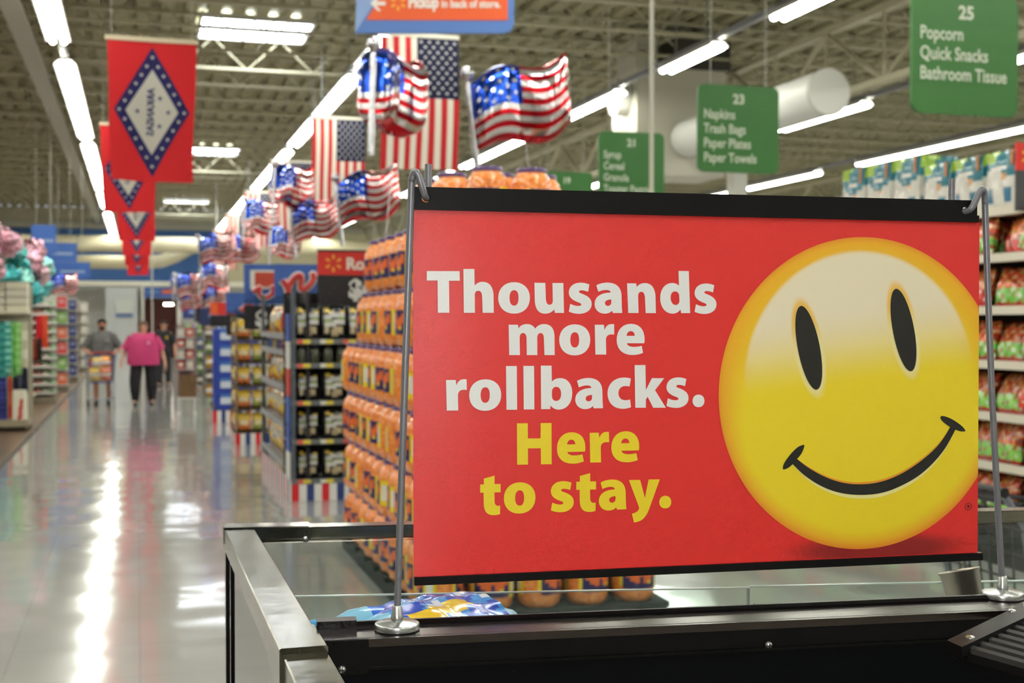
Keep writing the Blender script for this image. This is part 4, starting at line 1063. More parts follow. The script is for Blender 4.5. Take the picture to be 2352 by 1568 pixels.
for k in range(8):
    o = MB().box((0, 0, .06), (.1, .2, .12), random.choice([(214, 180, 50), (60, 90, 150), (210, 206, 196), (190, 60, 50)])).box((0, 0, .125), (.09, .19, .012), (220, 216, 206)).build('snack_carton', SATIN); o.location = (1.44, 12.55 + .27 * k, 1.34)
    tag(o, 'low snack carton, %s from the near end on the narrow aisle-side shelf' % ORD[k], 'carton', 'snack cartons')

# ------------------------------------------------------------------ price signs over the displays
def script_mark(par, x0, z0, w, h, seed, y=-.03):
    """the looping red brush mark with a white outline"""
    rr = random.Random(seed); P = []
    for k in range(26):
        s_ = k / 25; P.append((x0 + w * s_ + .08 * w * math.sin(9 * s_ * 2), y, z0 + h * (.5 + .42 * math.cos(13 * s_ + seed) * (1 - .35 * s_)) + .25 * h * s_))
    MB().tube(bez(P, 3), (.012 + h * .14), 6, (226, 220, 208)).build('mark_outline', SATIN, par)
    MB().tube(bez([(a, b_ - .012 - h * .12, c_) for a, b_, c_ in P], 3), (.008 + h * .085), 6, (190, 36, 40)).build('brush_mark', SATIN, par)
t = thing('price_sign', 'red and black price sign with a yellow spark beside the jar stack', 'price sign', (1.64, 12.05, 0))
MB().box((.52, 0, 2.205), (1.05, .02, .225), (206, 36, 28)).build('red_panel', SATIN, t)
MB().box((.52, 0, 1.93), (1.05, .02, .325), (28, 22, 26)).build('black_panel', SATIN, t)
MB().box((.52, 0, 2.325), (1.05, .03, .02), (30, 30, 30)).build('frame', SATIN, t)
mb = MB(); spark(mb, lambda x, z: (x, -.014, z), .145, 2.205, .085, (236, 164, 50)); mb.build('spark_mark', SATIN, t)
v, f = text2d('Rollback', .155, .006); MB().flat(v, f, lambda x, y: (x + .265, -.014, y + 2.15), (236, 226, 212)).build('lettering', SATIN, t)
v, f = text2d('$6', .24, .012); MB().flat(v, f, lambda x, y: (x + .29, -.014, y + 1.88), (222, 220, 214)).build('lettering', SATIN, t)
for k in range(6): MB().cyl((.07 + .045 * k, -.012, 1.86 + .06 * (k % 3)), (.07 + .045 * k, -.015, 1.86 + .06 * (k % 3)), .016, 8, (66, 22, 44)).build('dot', SATIN, t)
for sx in (.1, .95): MB().box((sx, .03, 1.15), (.03, .03, 2.3), (50, 50, 52)).build('post', SATIN, t)

def blue_sign(loc, w, h, lab, price, pic, mark_x, seed, mh=.34):
    t = thing('display_sign', lab, 'sign', loc, 0)
    MB().box((w / 2, 0, -h / 2), (w, .02, h), (58, 94, 168)).build('blue_panel', SATIN, t)
    MB().box((w / 2, -.008, -h * .93), (w, .012, h * .14), (38, 74, 130)).build('lower_band', SATIN, t)
    if pic:
        MB().box((w * .42, -.014, -h * .38), (w * .62, .006, h * .46), (226, 222, 210)).build('picture_border', SATIN, t)
        MB().box((w * .40, -.018, -h * .38), (w * .42, .006, h * .36), (186, 66, 44)).build('picture', SATIN, t)
        MB().box((w * .82, -.014, -h * .32), (w * .06, .006, h * .5), (220, 220, 214)).build('picture_stripe', SATIN, t)
    script_mark(t, mark_x * w, -h * .9, w * .66, h * mh, seed)
    if price:
        MB().box((w / 2, 0, -h - .16), (w, .02, .3), (28, 26, 28)).build('price_panel', SATIN, t)
        v, f = text2d(price, .26, .012); MB().flat(v, f, lambda x, y: (x + w * .2, -.014, y - h - .26), (214, 212, 206)).build('lettering', SATIN, t)
    MB().box((w / 2, .03, -loc[2] / 2), (.04, .03, loc[2]), (60, 60, 64)).box((w / 2, .03, .01 - loc[2]), (.3, .3, .02), (60, 60, 64)).build('post', SATIN, t)
blue_sign((1.52, 14.9, 2.32), .62, .43, 'blue sign board with a big red letter mark, beside the red price sign', None, False, .14, 1, .62)
blue_sign((1.25, 15.9, 2.36), .7, .5, 'blue sign board with a framed picture and red brush mark', '$ 0', True, .15, 5)
blue_sign((1.2, 18.4, 2.06), .58, .3, 'smaller blue sign board with a red mark over a black price panel', '$1', False, .3, 8)
t = thing('price_sign', 'small far red and black price sign left of the blue boards', 'price sign', (1.25, 23.4, 0))
MB().box((.2, 0, 1.88), (.42, .02, .22), (206, 44, 28)).build('red_panel', SATIN, t); MB().box((.2, 0, 1.66), (.42, .02, .2), (30, 26, 26)).build('black_panel', SATIN, t)
MB().box((.06, -.013, 1.88), (.12, .006, .2), (222, 96, 30)).build('orange_panel', SATIN, t); MB().box((.2, .03, .9), (.03, .03, 1.8), (60, 60, 60)).build('post', SATIN, t)

# ------------------------------------------------------------------ tower of nut cans and tower of blue cartons
def tower(name, lab, loc, w, d, top, base):
    t = thing(name, lab, 'rack', loc); stripe_base(t, 0, w, 0, base, 0, d)
    for x in (.015, w - .015):
        for y in (.02, d - .02): MB().box((x, y, top / 2), (.03, .03, top), (120, 110, 84)).build('post', SATIN, t)
    return t
tw = tower('can_tower', 'rack of stacked orange and green snack packs on a striped skirt', (1.235, 17.2, 0), .86, .8, 1.72, .15)
packs = []
for i, (c1, c2) in enumerate([((206, 112, 46), (226, 186, 60)), ((140, 150, 66), (226, 190, 70)), ((196, 70, 40), (220, 160, 60))]):
    packs.append(bag_mesh(.2, .26, .12, lambda u, v, c1=c1, c2=c2: (222, 206, 160) if .38 < v < .6 and .2 < u < .8 else c2 if v > .62 else (96, 64, 40) if v < .1 else c1, 'nut_pack'))
for r_ in range(5):
    sf = MB().box((.43, .4, .15 + .312 * r_), (.86, .8, .02), (86, 70, 50)).build('shelf', SATIN, tw)
    for k in range(4):
        bagobj(packs[(k + (k > 1)) % 3], 'nut_pack', 'snack pack', 'orange snack pack, %s from the aisle on the %s shelf of its rack' % (ORD[k], ['lowest', 'second', 'third', 'fourth', 'top'][r_]), (1.235 + .115 + .21 * k, 17.3, .165 + .312 * r_), random.uniform(-.1, .1), 0, 'snack packs in the rack')
    for k in range(3):
        bagobj(packs[(k) % 3], 'nut_pack', 'snack pack', 'orange snack pack on the aisle-side face, %s back on the %s shelf' % (ORD[k], ['lowest', 'second', 'third', 'fourth', 'top'][r_]), (1.235 + .07, 17.48 + .22 * k, .165 + .312 * r_), -PI / 2 + random.uniform(-.1, .1), 0, 'snack packs in the rack')
tb = tower('carton_tower', 'low striped skirt base under a stack of blue cartons', (1.15, 21.0, 0), .75, .75, .3, .2)
MB().box((.375, .375, .21), (.74, .74, .02), (40, 50, 110)).build('deck', SATIN, tb)
for r_ in range(5):
    for k in range(2):
        t = thing('blue_carton', 'blue carton with a white panel, %s in the %s row' % (['on the aisle side', 'away from the aisle'][k], ['lowest', 'second', 'third', 'fourth', 'top'][r_]), 'carton', (1.16 + .185 + .365 * k, 21.2, .22 + .262 * r_), 0, 'stacked blue cartons')
        MB().box((0, 0, .13), (.36, .36, .26), (36, 62, 156)).build('box', SATIN, t)
        MB().box((.03, -.183, .14), (.2, .006, .11), (206, 214, 226)).build('panel_print', SATIN, t)
        MB().box((.03, -.183, .225), (.2, .006, .03), (70, 130, 200)).build('panel_print', SATIN, t)
# further racks down the aisle
fr = random.Random(11)
FP = [bag_mesh(.2, .27, .12, lambda u, v, c=c: (220, 214, 200) if .4 < v < .6 else c, 'far_pack') for c in ((120, 150, 70), (176, 60, 50), (90, 110, 150), (200, 150, 60), (110, 90, 70))]
for i, (x, y, w, top, lab) in enumerate([(1.25, 26.0, .9, 1.45, 'grey wire rack behind the blue cartons'), (1.3, 31.0, .8, 1.5, 'second grey wire rack behind the blue cartons'), (1.2, 36.5, .9, 1.6, 'third grey wire rack far down the aisle'), (1.2, 43.0, 1.0, 1.6, 'last grey wire rack far down the aisle')]):
    t = thing('wire_rack', lab, 'rack', (x, y, 0), 0, 'wire racks')
    for a in (.02, w - .02):
        for b_ in (.02, .6): MB().box((a, b_, top / 2), (.04, .04, top), (110, 112, 112)).build('post', SATIN, t)
    for r_ in range(5):
        MB().box((w / 2, .31, .12 + .29 * r_), (w, .6, .02), (130, 130, 128)).build('shelf', SATIN, t)
        for k in range(4):
            bagobj(fr.choice(FP), 'far_pack', 'snack pack', 'pack on the %s, %s of its %s shelf' % (lab.split(' behind')[0].split(' far')[0], ORD[k], ['lowest', 'second', 'third', 'fourth', 'top'][r_]), (x + .12 + .22 * k, y + .1, .13 + .29 * r_), fr.uniform(-.2, .2), 0, 'packs on the wire racks')

# ------------------------------------------------------------------ gondola with candy bags and paper packs on the right
GX = 5.83
gd = thing('gondola_shelving', 'cream gondola shelves of red and green bags beyond the wire stand', 'shelving', (GX, 6.2, 0))
GL = 6.6
MB().box((.5, GL / 2, 1.25), (.04, GL, 2.5), (70, 64, 58)).build('back_panel', SATIN, gd)
for k in range(6): MB().box((.46, k * GL / 5, 1.25), (.05, .05, 2.5), (120, 116, 106)).build('upright', SATIN, gd)
MB().box((.26, GL / 2, .08), (.48, GL, .16), (60, 56, 52)).build('kick_base', SATIN, gd)
GS = [.26, .643, .997, 1.366, 1.751, 2.123]
for z in GS + [2.46]:
    d_ = .5 if z < 2.4 else .42
    sf = MB().box((.5 - d_ / 2, GL / 2, z - .03), (d_, GL, .03), (206, 198, 178)).build('shelf', SATIN, gd)
    MB().box((.5 - d_, GL / 2, z - .022), (.015, GL, .06), (218, 212, 192)).build('shelf_edge', SATIN, sf)
def candy(seed, top, low):
    r2 = random.Random(seed); ph = [r2.uniform(0, 6) for _ in range(6)]
    def f(u, v):
        n_ = math.sin(19 * u + ph[0] + 3 * v) * math.sin(21 * v + ph[1]) + .7 * math.sin(31 * u - 27 * v + ph[2]) * math.sin(17 * v + ph[3])
        if v < .12: return (178, 34, 30)
        if v < .46: return (214, 212, 190) if n_ > .75 else low if n_ > -.7 else (150, 60, 30)
        return (232, 196, 160) if n_ > .85 else (226, 130, 60) if n_ > .45 else (200, 168, 70) if n_ > .2 else (130, 70, 34) if n_ < -.75 else top
    return f
CM = [bag_mesh(.27, .31, .12, candy(1, (196, 60, 34), (110, 186, 76)), 'candy_bag', None, 22, 26), bag_mesh(.27, .31, .12, candy(2, (186, 56, 34), (130, 196, 86)), 'candy_bag', None, 22, 26),
      bag_mesh(.27, .31, .12, candy(3, (214, 96, 40), (190, 40, 36)), 'candy_bag', None, 22, 26), bag_mesh(.27, .31, .12, candy(5, (190, 34, 34), (206, 60, 40)), 'candy_bag', None, 22, 26)]
cr_ = random.Random(5)
for r_, z in enumerate(GS):
    for k in range(20):
        y = 6.75 + .29 * k
        bagobj(CM[cr_.choice((0, 1, 2)) if y > 7.6 else cr_.choice((0, 2, 3, 3))], 'candy_bag', 'snack bag', 'front-row red snack bag, %s from the near end on the %s gondola shelf' % ((ORD + ['sixteenth', 'seventeenth', 'eighteenth', 'nineteenth', 'twentieth'])[k], ['lowest', 'second', 'third', 'fourth', 'fifth', 'sixth'][r_]), (GX + .10 + cr_.uniform(-.02, .02), y + cr_.uniform(-.04, .04), z - .013), -PI / 2 + cr_.uniform(-.35, .35), -.28 + cr_.uniform(-.12, .1), 'snack bags on the gondola', 1.0)
        if k > 9: continue
        bagobj(CM[cr_.choice((0, 1, 2))], 'candy_bag', 'snack bag', 'back-row snack bag, %s from the near end on the %s gondola shelf' % ((ORD + ['sixteenth', 'seventeenth', 'eighteenth', 'nineteenth', 'twentieth'])[k], ['lowest', 'second', 'third', 'fourth', 'fifth', 'sixth'][r_]), (GX + .28, y + .1, z - .013), -PI / 2 + cr_.uniform(-.3, .3), -.15, 'snack bags on the gondola', .95)
def paper_pack(kind):
    w, d, h = ((.34, .36, .42), (.36, .36, .52), (.34, .34, .30))[kind]
    t = thing('paper_pack', 'x', 'paper pack', (0, 0, 0), 0, 'paper packs on top of the gondola')
    W_, T_, G_ = (222, 220, 208), (40, 122, 138), (160, 196, 60)
    def colr(u, v):
        if kind == 2:
            return (226, 200, 90) if u < .12 or (v > .5 and .4 < u < .6) else (120, 160, 80) if v < .25 and .5 < u < .8 else (150, 190, 214) if .3 < v < .5 and u > .7 else W_
        if v > .84: return G_ if u < .42 + .1 * math.sin(20 * v) else T_
        if v > .64 + .09 * math.sin(5 * u + 2 * kind): return (226, 226, 216) if .7 < v < .78 and .35 < u < .7 else T_
        if .1 < v < .38 and (u < .26 or .62 < u < .84): return (56, 118, 148)
        if (u - .62) ** 2 + (v - .55) ** 2 < .006: return (206, 160, 110)
        return W_
    def face(ax, s_):
        def f(u, v):
            a, b_ = 2 * u - 1, 2 * v - 1; bl = .02 * (1 - a ** 4) * (1 - b_ ** 4) + .004 * math.sin(17 * u + 7 * v)
            k = 1 - .06 * (abs(a) ** 6) * (abs(b_) ** 6)
            x = a * w / 2 * k; z = h * v
            return (x, s_ * (d / 2 + bl), z) if ax == 0 else (s_ * (w / 2 + bl), a * d / 2 * k, z)
        return f
    mb = MB()
    for ax in (0, 1):
        for s_ in (-1, 1): mb.grid(face(ax, s_), 14, 16, colr)
    mb.grid(lambda u, v: ((u - .5) * w * .97, (v - .5) * d * .97, h + .012 * math.sin(PI * u) * math.sin(PI * v)), 6, 6, T_ if kind < 2 else W_)
    mb.build('wrapped_rolls', FILM, t, True)
    MB().prism([(-.012, h * .74), (.012, h * .74), (.012, h), (-.012, h)], -d / 2 - .025, -d / 2 - .021, (206, 130, 60), lambda x, y, z: (x + .14, y, z)).build('orange_tab', SATIN, t)
    return t
PP = [paper_pack(i) for i in range(3)]
pk = [(0, 7.69, 0), (0, 8.07, 0), (0, 8.45, 0), (1, 8.85, 0), (1, 9.25, 0), (1, 9.64, 0)] + [(2, 10.02 + .36 * k, 0) for k in range(7)]
for i, (kd, y, zz) in enumerate(pk):
    place(PP[kd], (GX + .28, y, 2.446), -PI / 2, ['teal, lime and white paper towel pack', 'tall teal and white bathroom tissue pack', 'small white and yellow napkin pack'][kd] + ' on the gondola top, %s from the near end' % (ORD[i] if i < 15 else 'furthest'))
t = thing('price_sign', 'red and dark grey price sign at the right edge above the gondola', 'price sign', (6.09, 7.36, 2.2), 0)
MB().box((0, 0, .585), (.6, .02, .19), (206, 40, 30)).build('red_panel', SATIN, t); MB().box((0, 0, .35), (.6, .02, .28), (66, 66, 70)).build('grey_panel', SATIN, t)
mb = MB(); spark(mb, lambda x, z: (x, -.014, z), -.2, .585, .07, (236, 164, 50)); mb.build('spark_mark', SATIN, t); MB().box((0, .03, .1), (.03, .03, .5), (60, 60, 60)).build('post', SATIN, t)

# ------------------------------------------------------------------ clothing racks on the left
def cloth_piece(w, h, th, colf, folds=5, nx=16, nz=14, name='hanging_cloth'):
    def sd(s_):
        def f(u, v):
            k = .3 + .7 * (1 - v)
            return ((u - .5) * w * (1 - .10 * v), s_ * th / 2 * (.4 + .6 * (1 - v)) * max(.05, 1 - (2 * u - 1) ** 8) + .018 * k * math.sin(folds * 2 * PI * u), -h * (1 - v))
        return f
    m = MB().grid(sd(-1), nx, nz, colf).grid(sd(1), nx, nz, colf).mesh(name, True); m.materials.append(MATTE); return m
RY = 20.4
rk = thing('clothing_rack', 'cream slatwall rack of towels and swimwear on the left of the aisle', 'rack', (-1.6, RY, 0))
MB().box((-1.3, .5, 1.1), (2.6, .06, 2.2), (196, 190, 170)).build('back_panel', SATIN, rk)
MB().box((-1.3, .2, .12), (2.6, .7, .1), (150, 140, 116)).build('base_deck', SATIN, rk)
MB().box((-1.3, .2, .05), (2.5, .6, .06), (52, 44, 38)).build('plinth', SATIN, rk)
MB().box((-1.3, .2, 1.78), (2.6, .6, .03), (206, 200, 180)).build('shelf', SATIN, rk)
for z in (1.66, .98): MB().cyl((-2.6, .05, z), (-.03, .05, z), .014, 8, (170, 170, 166)).build('hang_bar', METALP, rk)
for x in (-2.55, -1.3, -.05):
    MB().box((x, .28, .9), (.03, .46, .03), (170, 170, 166)).build('arm', METALP, rk)
MB().box((.0, .5, 1.1), (.04, .08, 2.2), (178, 172, 150)).build('upright', SATIN, rk)
def folded(c):
    return MB().box((0, 0, .045), (.30, .4, .09), c).box((0, -.01, .095), (.29, .38, .014), tuple(min(255, q + 8) for q in c))
for i in range(5):
    for k in range(4):
        o = folded((218 - 4 * ((i + k) % 3), 212 - 4 * ((i + k) % 3), 188)).build('folded_towel', MATTE); o.location = (-1.76 - .32 * i, RY + .18, 1.797 + .115 * k)
        tag(o, 'cream folded towel, %s from the aisle, %s up in its pile' % (ORD[i], ORD[k]), 'towel', 'folded towels on the clothing rack')
st = lambda a, b_, n: (lambda u, v: a if int(v * n) % 2 else b_)
hang = [(-1.66, 1.66, .10, .70, st((232, 230, 214), (206, 200, 176), 5), 'white patterned hanging top'), (-1.74, 1.66, .10, .80, st((176, 222, 150), (150, 206, 120), 14), 'pale green hanging towel'), (-1.81, 1.66, .10, .84, st((98, 176, 92), (130, 196, 116), 9), 'mid green hanging towel'),
        (-1.89, 1.66, .11, .82, st((160, 222, 210), (60, 160, 154), 16), 'teal and mint striped hanging towel'), (-1.98, 1.66, .11, .84, st((40, 138, 132), (76, 170, 160), 14), 'deep teal hanging towel'), (-2.08, 1.66, .12, .8, st((90, 190, 180), (50, 150, 146), 12), 'aqua striped hanging towel'), (-2.2, 1.66, .12, .8, st((110, 190, 140), (70, 150, 116), 8), 'sea green hanging towel'),
        (-1.65, .98, .08, .40, st((34, 36, 58), (46, 48, 72), 2), 'black hanging shorts near the aisle'), (-1.72, .98, .08, .42, st((64, 68, 96), (30, 32, 52), 3), 'navy hanging shorts'), (-1.79, .98, .07, .40, st((30, 32, 50), (44, 46, 70), 3), 'dark navy hanging shorts'), (-1.865, 1.0, .06, .8, st((222, 110, 50), (206, 60, 40), 4), 'narrow orange and red hanging garment'),
        (-1.99, .98, .17, .82, st((66, 74, 158), (38, 44, 104), 22), 'blue woven hanging garment'), (-2.2, .98, .2, .8, st((60, 66, 150), (44, 50, 110), 14), 'second blue woven hanging garment')]
for x, z, w, h, cf, lab in hang:
    o = bpy.data.objects.new('hanging_cloth', cloth_piece(w, h, .06, cf, folds=3, nz=30)); COL.objects.link(o); o.location = (x, RY + .04, z - .012); o.rotation_euler = (0, 0, random.uniform(-.3, .3))
    tag(o, lab + ' on the clothing rack', 'garment')
o = bpy.data.objects.new('hanging_cloth', cloth_piece(.22, .5, .08, lambda u, v: (196, 40, 44) if abs(u - .45 - .25 * v) < .1 and v < .7 else (226, 222, 204))); COL.objects.link(o); o.location = (-1.72, RY - .04, .62)
tag(o, 'cream beach bag with a red stripe low on the clothing rack', 'bag')
MB().cyl((-.12, .0, .61), (-.12, .05, .98), .006, 5, (170, 170, 166)).build('hook', METALP, rk)
o = bpy.data.objects.new('hanging_cloth', cloth_piece(.2, .52, .1, lambda u, v: (206, 26, 40) if u < .5 else (222, 84, 46))); COL.objects.link(o); o.location = (-1.47, RY + .9, 1.75); o.rotation_euler = (0, 0, .3)
tag(o, 'red hanging garment at the end of the clothing rack', 'garment')
o = bpy.data.objects.new('hanging_cloth', cloth_piece(.16, .34, .08, lambda u, v: (150, 60, 34) if u < .5 else (60, 40, 36))); COL.objects.link(o); o.location = (-1.53, RY + .7, 1.38)
tag(o, 'brown hanging pouch below the red garment', 'garment')
hk = MB().cyl((.0, .5, 1.75), (.14, 1.0, 1.75), .008, 6, (160, 160, 158)).cyl((.0, .5, 1.40), (.07, .85, 1.38), .008, 6, (160, 160, 158)).build('end_hook', METALP, rk)

# sandal display behind it
SY = 27.3
sd = thing('sandal_rack', 'teal and white rack of small shelves full of sandals behind the clothing rack', 'rack', (-1.6, SY, 0))
MB().box((-.62, .35, 1.1), (1.2, .05, 2.2), (186, 186, 176)).build('back_panel', SATIN, sd)
MB().box((-1.05, -.05, 1.05), (.3, .04, 1.55), (96, 156, 164)).build('teal_panel', SATIN, sd)
MB().box((-.6, .1, .06), (1.2, .6, .12), (140, 130, 110)).build('base_deck', SATIN, sd)
MB().box((-.75, -.6, .2), (.75, .5, .05), (214, 204, 170)).box((-.75, -.6, .09), (.6, .4, .18), (60, 54, 46)).build('step_deck', SATIN, sd)
rs = random.Random(2)
def sandal(c1, c2):
    mb = MB(); out = [(-.045, -.12), (-.05, 0), (-.05, .08), (-.03, .13), (.02, .135), (.048, .1), (.05, 0), (.042, -.12), (0, -.145)]
    n = len(out); mb.add([(x, y, .0) for x, y in out] + [(x, y, .03) for x, y in out], [tuple(range(n)), tuple(range(2 * n - 1, n - 1, -1))] + [(i, (i + 1) % n, n + (i + 1) % n, n + i) for i in range(n)], c1)
    mb.tube([(-.05, .0, .03), (-.03, .03, .06), (0, .07, .065), (.03, .03, .06), (.05, .0, .03)], .012, 6, c2)
    m = mb.mesh('sandal', True); m.materials.append(SATIN); return m
SDM = [sandal((96, 170, 90), (222, 214, 200)), sandal((196, 60, 50), (220, 210, 200)), sandal((224, 218, 208), (120, 180, 110)), sandal((206, 120, 90), (196, 40, 44))]
for r_ in range(11):
    z = .2 + .178 * r_
    sf = MB().box((-.42, .12, z), (.82, .42, .02), (214, 210, 202)).build('shelf', SATIN, sd)
    MB().box((-.42, -.095, z), (.82, .012, .045), (226, 222, 214)).build('shelf_edge', SATIN, sf)
    for k in range(6):
        o = bpy.data.objects.new('sandal', SDM[(0, 2, 1, 3, 1, 2)[(k + (r_ % 2) * 0) % 6]]); COL.objects.link(o); o.location = (-1.6 - .09 - .135 * k, SY + .09, z + .012); o.rotation_euler = (.12, 0, PI + rs.uniform(-.2, .2))
        tag(o, 'sandal %s from the aisle on the %s small shelf up' % (ORD[k], ORD[r_]), 'sandal', 'sandals on the rack')
# packages further down on the left
for q, (yy, w, n, cs, lab) in enumerate([(31.5, 1.0, 6, [(206, 96, 60), (120, 160, 80), (200, 60, 60)], 'narrow end rack of red and green packages beyond the sandals'), (36.5, 1.4, 6, [(36, 46, 110), (212, 178, 50), (214, 210, 196)], 'end rack of navy and yellow packages on the left'), (44.0, 1.6, 6, [(200, 196, 180), (150, 120, 100), (60, 70, 120)], 'last end rack on the left, near the partition')]):
    t = thing('end_rack', lab, 'rack', (-1.6, yy, 0), 0, 'end racks on the left')
    MB().box((-w / 2, .4, 1.15), (w, .05, 2.3), (170, 168, 160)).build('back_panel', SATIN, t); MB().box((-w / 2, .1, .07), (w, .6, .14), (110, 100, 86)).build('base_deck', SATIN, t)
    for r_ in range(n):
        z = .16 + .36 * r_
        MB().box((-w / 2, .15, z), (w, .5, .02), (196, 194, 186)).build('shelf', SATIN, t)
        m = int(w / .25)
        for k in range(m):
            c = cs[k % 3] if q else cs[(k + r_) % 3]
            o = MB().box((0, 0, .13), (.2, .2, .26), c).box((0, -.103, .15), (.13, .006, .1), tuple(min(255, int(v_ * .5 + 110)) for v_ in c)).box((0, 0, .265), (.16, .16, .012), (200, 198, 190)).build('package', SATIN)
            o.location = (-1.6 - .13 - .25 * k, yy + .1, z + .012)
            tag(o, 'package %s from the aisle on the %s shelf of the %s' % (ORD[k], ORD[r_], ['narrow end rack', 'navy and yellow end rack', 'last end rack'][q]), 'package', 'packages on the end racks')

# shiny balloons over the clothing rack
def blob(seed, c):
    r2 = random.Random(seed); ph = [r2.uniform(0, 6.3) for _ in range(6)]
    def f(u, v):
        a = 2 * PI * u; b_ = PI * v; sx = math.sin(b_)
        r = 1 + .12 * math.sin(5 * a + ph[0]) * sx + .09 * math.sin(7 * b_ + ph[1] + 2 * a) + .05 * math.sin(13 * a + 5 * b_ + ph[2]) * sx
        return (.27 * r * sx * math.cos(a), .17 * r * sx * math.sin(a), .25 * r * math.cos(b_))
    return MB().grid(f, 28, 16, lambda u, v: tuple(int(q * (.92 + .08 * math.sin(9 * u + 7 * v))) for q in c))
PK = [(222, 168, 184), (206, 110, 150), (226, 186, 194)]; TL = [(108, 196, 192), (70, 164, 168), (150, 214, 204)]
bl = [(-2.75, 20.6, 3.05, 0), (-2.45, 20.3, 3.2, 0), (-2.2, 20.5, 3.02, 2), (-2.55, 20.1, 2.82, 1), (-2.2, 20.1, 2.68, 0), (-2.85, 20.2, 2.62, 1), (-2.5, 19.9, 2.5, 2), (-2.15, 20.2, 2.42, 0), (-2.95, 20.0, 2.85, 2), (-1.95, 20.7, 2.85, 0),
      (-1.9, 21.3, 2.72, 3), (-1.85, 21.6, 2.45, 4), (-1.8, 21.2, 2.28, 5), (-1.72, 22.2, 2.62, 0), (-1.66, 22.4, 2.42, 2), (-1.6, 22.8, 2.55, 5), (-1.64, 22.6, 2.25, 3), (-1.72, 22.1, 2.12, 4), (-1.72, 22.6, 2.82, 0), (-1.95, 20.9, 2.3, 4)]
bl.sort(key=lambda q: q[0] / q[1])
for i, (x, y, z, c) in enumerate(bl):
    o = blob(i * 3 + 1, (PK + TL)[c]).build('foil_balloon', CRINKLE, None, True); o.location = (x, y, z); o.rotation_euler = (0, random.uniform(-.4, .4), random.uniform(-.5, .5)); o.scale = (.86,) * 3
    side = 'aisle end' if x > -2.0 else 'left end'
    s_ = MB().tube([(0, 0, -.24), (.02, 0, -.5), (0, .01, -.62)], .004, 4, (220, 210, 214)).build('ribbon', MATTE, o)
    tag(o, '%s foil balloon over the clothing rack, %s from the left in its bunch' % (['pale pink', 'deep pink', 'blush pink', 'aqua', 'teal', 'mint'][c], (ORD + ['sixteenth', 'seventeenth', 'eighteenth', 'nineteenth', 'twentieth'])[i]), 'balloon', 'shiny balloons over the clothing rack')
# hanging blue department signs
for i, (x, y, z, w, h) in enumerate([(-1.95, 29.0, 3.42, .5, .62), (-1.78, 32.0, 3.3, .75, .45), (-1.65, 34.0, 2.95, .95, .42)]):
    t = thing('department_sign', ['blue hanging sign, highest of the three on the left', 'blue hanging sign, middle of the three on the left', 'blue hanging sign, lowest of the three on the left'][i], 'sign', (x, y, z), 0, 'blue department signs')
    MB().box((0, 0, 0), (w, .03, h), (58, 100, 178)).build('panel', SATIN, t); MB().box((.05, -.018, -.03), (w * .62, .006, .06), (150, 172, 206)).build('lettering', SATIN, t)
    for sx in (-.3, .3): MB().cyl((sx * w, 0, h / 2), (sx * w, 0, ZC - z), .006, 5, (170, 170, 160)).build('hanger', MATTE, t)
t = thing('department_sign', 'cream and orange hanging sign at the left edge', 'sign', (-3.3, 24.5, 3.92), 0)
MB().box((0, 0, 0), (.9, .03, .22), (212, 100, 62)).build('panel', SATIN, t); MB().box((0, -.004, -.16), (.9, .03, .1), (226, 216, 190)).build('panel', SATIN, t)
for sx in (-.3, .3): MB().cyl((sx, 0, .11), (sx, 0, ZC - 3.92), .006, 5, (170, 170, 160)).build('hanger', MATTE, t)

